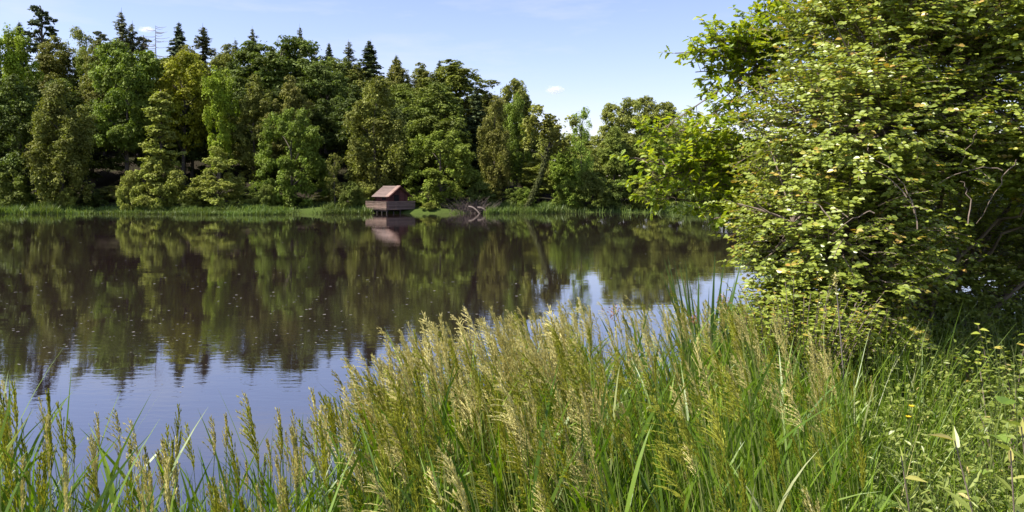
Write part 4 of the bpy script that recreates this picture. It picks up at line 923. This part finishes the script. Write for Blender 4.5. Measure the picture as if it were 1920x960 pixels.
P = np.stack([x, y, ground_z(x, y)], 1); az = r.uniform(0, 2 * PI, n); ou = np.stack([np.cos(az), np.sin(az), 0 * az], 1)
ribbons(g, P, np.array([0, 0, 1.0]) + ou * r.uniform(.1, .7, (n, 1)), ou * r.uniform(0, .5, (n, 1)) - np.array([0, 0, 1.]) * r.random((n, 1)) * .4, r.uniform(.5, 1.2, n), r.uniform(.002, .005, n), 6, mat=3, rnd=r.random(n), r=r)
tag(g.build('undergrowth', [HERB, BLADE, STALK, STRAW]), 'tangle of thin grass and small leafy stems at the lower right of the bank', 'undergrowth', kind='stuff')

def each_leaf(gl, mat_, o):
    V = gl.V[0]; m = gl.T[0][0]; n = len(gl.T[0]) // 2; k = len(V) // n; Lp = gl.L[0].reshape(2, n, m)
    for i in range(n):
        g = G(); g.add(V[i * k:(i + 1) * k], Lp[:, i] - i * k, 0, gl.R[0][i]); g.build('leaf', mat_, o)
def plant(name, px, py, D, label, cat, nst, leafn, size, shape, mat_, hgt, spread, group=None, cane=None, up=1.0):
    tp = at(px, py, D); x = tp[0]; zt = tp[2]; z = max(float(ground_z(x, D)), zt - hgt); z = float(ground_z(x, D))
    o = thing(name, (x, D, z), label, cat, group); H = zt - z
    gs = G(); gl = G()
    for k in range(nst):
        a = r.uniform(0, 2 * PI); e = np.array([math.cos(a) * spread * r.uniform(.2, 1), math.sin(a) * spread * r.uniform(.2, 1), H * r.uniform(.72, 1.0)])
        sp = curve([r.normal(0, .03), r.normal(0, .03), 0], e, [0, 0, .12 * H], 8); tube(gs, sp, np.linspace(.006, .002, 8), 5)
        m = leafn; u = np.linspace(.35, 1, m); Pl = np.stack([np.interp(u, np.linspace(0, 1, 8), sp[:, c]) for c in range(3)], 1)
        az = a + np.arange(m) * 2.4; d = np.stack([np.cos(az), np.sin(az), np.full(m, .25)], 1)
        leaves(gl, r, Pl, d, np.array([0, 0, up]) + rdirs(r, m) * .3, size * r.uniform(.7, 1.15, m), shape, fold=.2, curl=.25)
    gs.build('stem', cane or STALK, o)
    if nst * leafn > 20: gl.build('foliage', mat_, o)
    else: each_leaf(gl, mat_, o)
    return o
LOBED = np.array([[0, .02], [.05, .22], [.2, .40], [.30, .30], [.45, .46], [.55, .30], [.75, .26], [1, 0]])
BRD = np.array([[0, .02], [.10, .28], [.3, .40], [.6, .30], [.85, .12], [1, 0]])
plant('hogweed', 1730, 815, 3.3, 'low plant with large bright yellow-green lobed leaves amid the tangle', 'plant', 4, 4, .15, LOBED, BRIGHT, .6, .16)
plant('broad_leaved_plant', 1845, 748, 3.9, 'plant with bright broad leaves left of the bramble at the right edge', 'plant', 3, 4, .11, LOBED, BRIGHT, .6, .14)
plant('bramble', 1880, 715, 4.6, 'bramble with toothed grey-green leaves at the right edge above the willow shoots', 'bramble', 6, 8, .085, BRD, HERB, 1, .35, cane=TW)
plant('bramble', 1895, 600, 5.6, 'bramble spray of pale round leaves before the dark hollow at the right edge', 'bramble', 16, 16, .058, BRD, BSHM, 1, .5, cane=TW)
plant('bramble', 1760, 665, 5.9, 'low pale-leaved bramble below the dark hollow of the bush', 'bramble', 7, 12, .05, BRD, BSHM, 1, .45, cane=TW)
plant('young_nettle', 1620, 715, 4.6, 'small bright-leaved plant among grass left of the dark hollow', 'plant', 2, 6, .075, BRD, BRIGHT, 1, .08)
plant('pale_shrub', 1500, 530, 5.5, 'small shrub with crowded pale leaves at the left foot of the huge bush', 'bush', 70, 30, .046, OVAL, BSHM, 1.2, .62, cane=TW)
plant('pale_shrub', 1430, 575, 5.3, 'low pale-leaved shrub beside the sword-shaped leaves', 'bush', 44, 26, .044, OVAL, BSHM, 1.0, .32, cane=TW)
plant('pale_shrub', 1600, 565, 5.7, 'pale-leaved shrub right of the dry stalk', 'bush', 44, 26, .046, OVAL, BSHM, 1.0, .38, cane=TW)
def willow(px, py, D, hx, label, col_=HERB):
    tp = at(px, py, D); x = tp[0]; z = float(ground_z(x, D)); o = thing('willow_shoot', (x + hx, D, z), label, 'shoot', 'willow shoots at the lower right corner')
    e = tp - np.array([x + hx, D, z]); sp = curve([0, 0, 0], e, [hx * .15, 0, .05], 10); g = G(); tube(g, sp, np.linspace(.0036, .0016, 10), 5); g.build('stem', TW, o)
    m = 26; u = np.linspace(.40, 1, m); Pl = np.stack([np.interp(u, np.linspace(0, 1, 10), sp[:, c]) for c in range(3)], 1); az = np.arange(m) * 2.4
    d = unit(sp[-1] - sp[-2])[None] * .7 + np.stack([np.cos(az), np.sin(az), np.sin(az) * .3], 1) * .8
    g = G(); leaves(g, r, Pl, d, np.array([0, -.2, .8]) + rdirs(r, m) * .8, r.uniform(.05, .085, m), LANCE * np.array([1, 1.2]), fold=.2, curl=.3, rnd=np.where(np.arange(m) > 22, r.uniform(.7, 1, m), r.uniform(.1, .8, m))); each_leaf(g, col_, o)
willow(1790, 826, 2.1, .22, 'willow shoot with rusty tip bending left over the tangle'); willow(1895, 845, 1.9, .05, 'upright willow shoot with long drooping leaves at the right edge')
willow(1690, 855, 2.2, .12, 'short pale willow shoot nearest the middle of the bottom edge'); willow(1915, 800, 2.2, .1, 'willow shoot with brown-edged leaves cut by the right edge')
YEL_ = leafmat('yellow_petal', (0.65, 0.48, 0.02), (0.75, 0.55, 0.03), trans=0.3)
for px_, py_, lb in ((1709, 763, 'larger yellow flower in the tangle at the lower right'), (1703, 783, 'small yellow flower just below the larger one')):
    p = at(px_, py_, 3.7); z = float(ground_z(p[0], 3.7)); o = thing('yellow_flower', (p[0], 3.7, z), lb, 'flower'); L = p[2] - z
    g = G(); tube(g, curve([.03, 0, 0], [0, 0, L], [.03, 0, 0], 6), .0016, 4); g.build('stem', STALK, o)
    g = G(); m = 7; az = np.arange(m) * 2 * PI / m; d = np.stack([np.cos(az), np.sin(az), np.full(m, .5)], 1); leaves(g, r, np.tile([[0, 0, L]], (m, 1)), d, np.tile([[0, 0, 1.]], (m, 1)), .017, BRD, curl=0); g.build('petals', YEL_, o)

# ------------------------------------------------------------------ two small clouds
def cloudmat():
    m, t, N, Lk = newmat('cloud_vapour'); out = N.new('ShaderNodeOutputMaterial')
    tc = N.new('ShaderNodeTexCoord'); v = N.new('ShaderNodeVectorMath'); v.operation = 'LENGTH'; Lk.new(tc.outputs['Object'], v.inputs[0])
    nz = N.new('ShaderNodeTexNoise'); nz.inputs['Scale'].default_value = 1.6; nz.inputs['Detail'].default_value = 4; Lk.new(tc.outputs['Object'], nz.inputs['Vector'])
    s = N.new('ShaderNodeMath'); s.operation = 'SUBTRACT'; Lk.new(nz.outputs[0], s.inputs[0])
    h = N.new('ShaderNodeMath'); h.operation = 'MULTIPLY_ADD'; h.inputs[1].default_value = 0.55; h.inputs[2].default_value = -0.06; Lk.new(v.outputs['Value'], h.inputs[0]); Lk.new(h.outputs[0], s.inputs[1])
    k = N.new('ShaderNodeMath'); k.operation = 'MULTIPLY'; k.use_clamp = False; k.inputs[1].default_value = 0.16; Lk.new(s.outputs[0], k.inputs[0])
    mx = N.new('ShaderNodeMath'); mx.operation = 'MAXIMUM'; mx.inputs[1].default_value = 0; Lk.new(k.outputs[0], mx.inputs[0])
    vol = N.new('ShaderNodeVolumePrincipled'); vol.inputs['Color'].default_value = (1, 1, 1, 1); vol.inputs['Anisotropy'].default_value = 0.2; Lk.new(mx.outputs[0], vol.inputs['Density'])
    Lk.new(vol.outputs[0], out.inputs['Volume']); return m
CM = cloudmat()
import bmesh
for px_, py_, w_, h_, lb in ((1040, 168, 20, 9, 'small white cloud puff in the gap above the low shore'), (274, 55, 17, 6, 'faint white wisp behind the dead tree')):
    bm = bmesh.new(); bmesh.ops.create_icosphere(bm, subdivisions=3, radius=1); me = bpy.data.meshes.new('cloud'); bm.to_mesh(me); bm.free(); me.materials.append(CM)
    o = link('cloud', me); o.location = tuple(at(px_, py_, 1500)); o.scale = (w_, w_ * .8, h_); tag(o, lb, 'cloud')
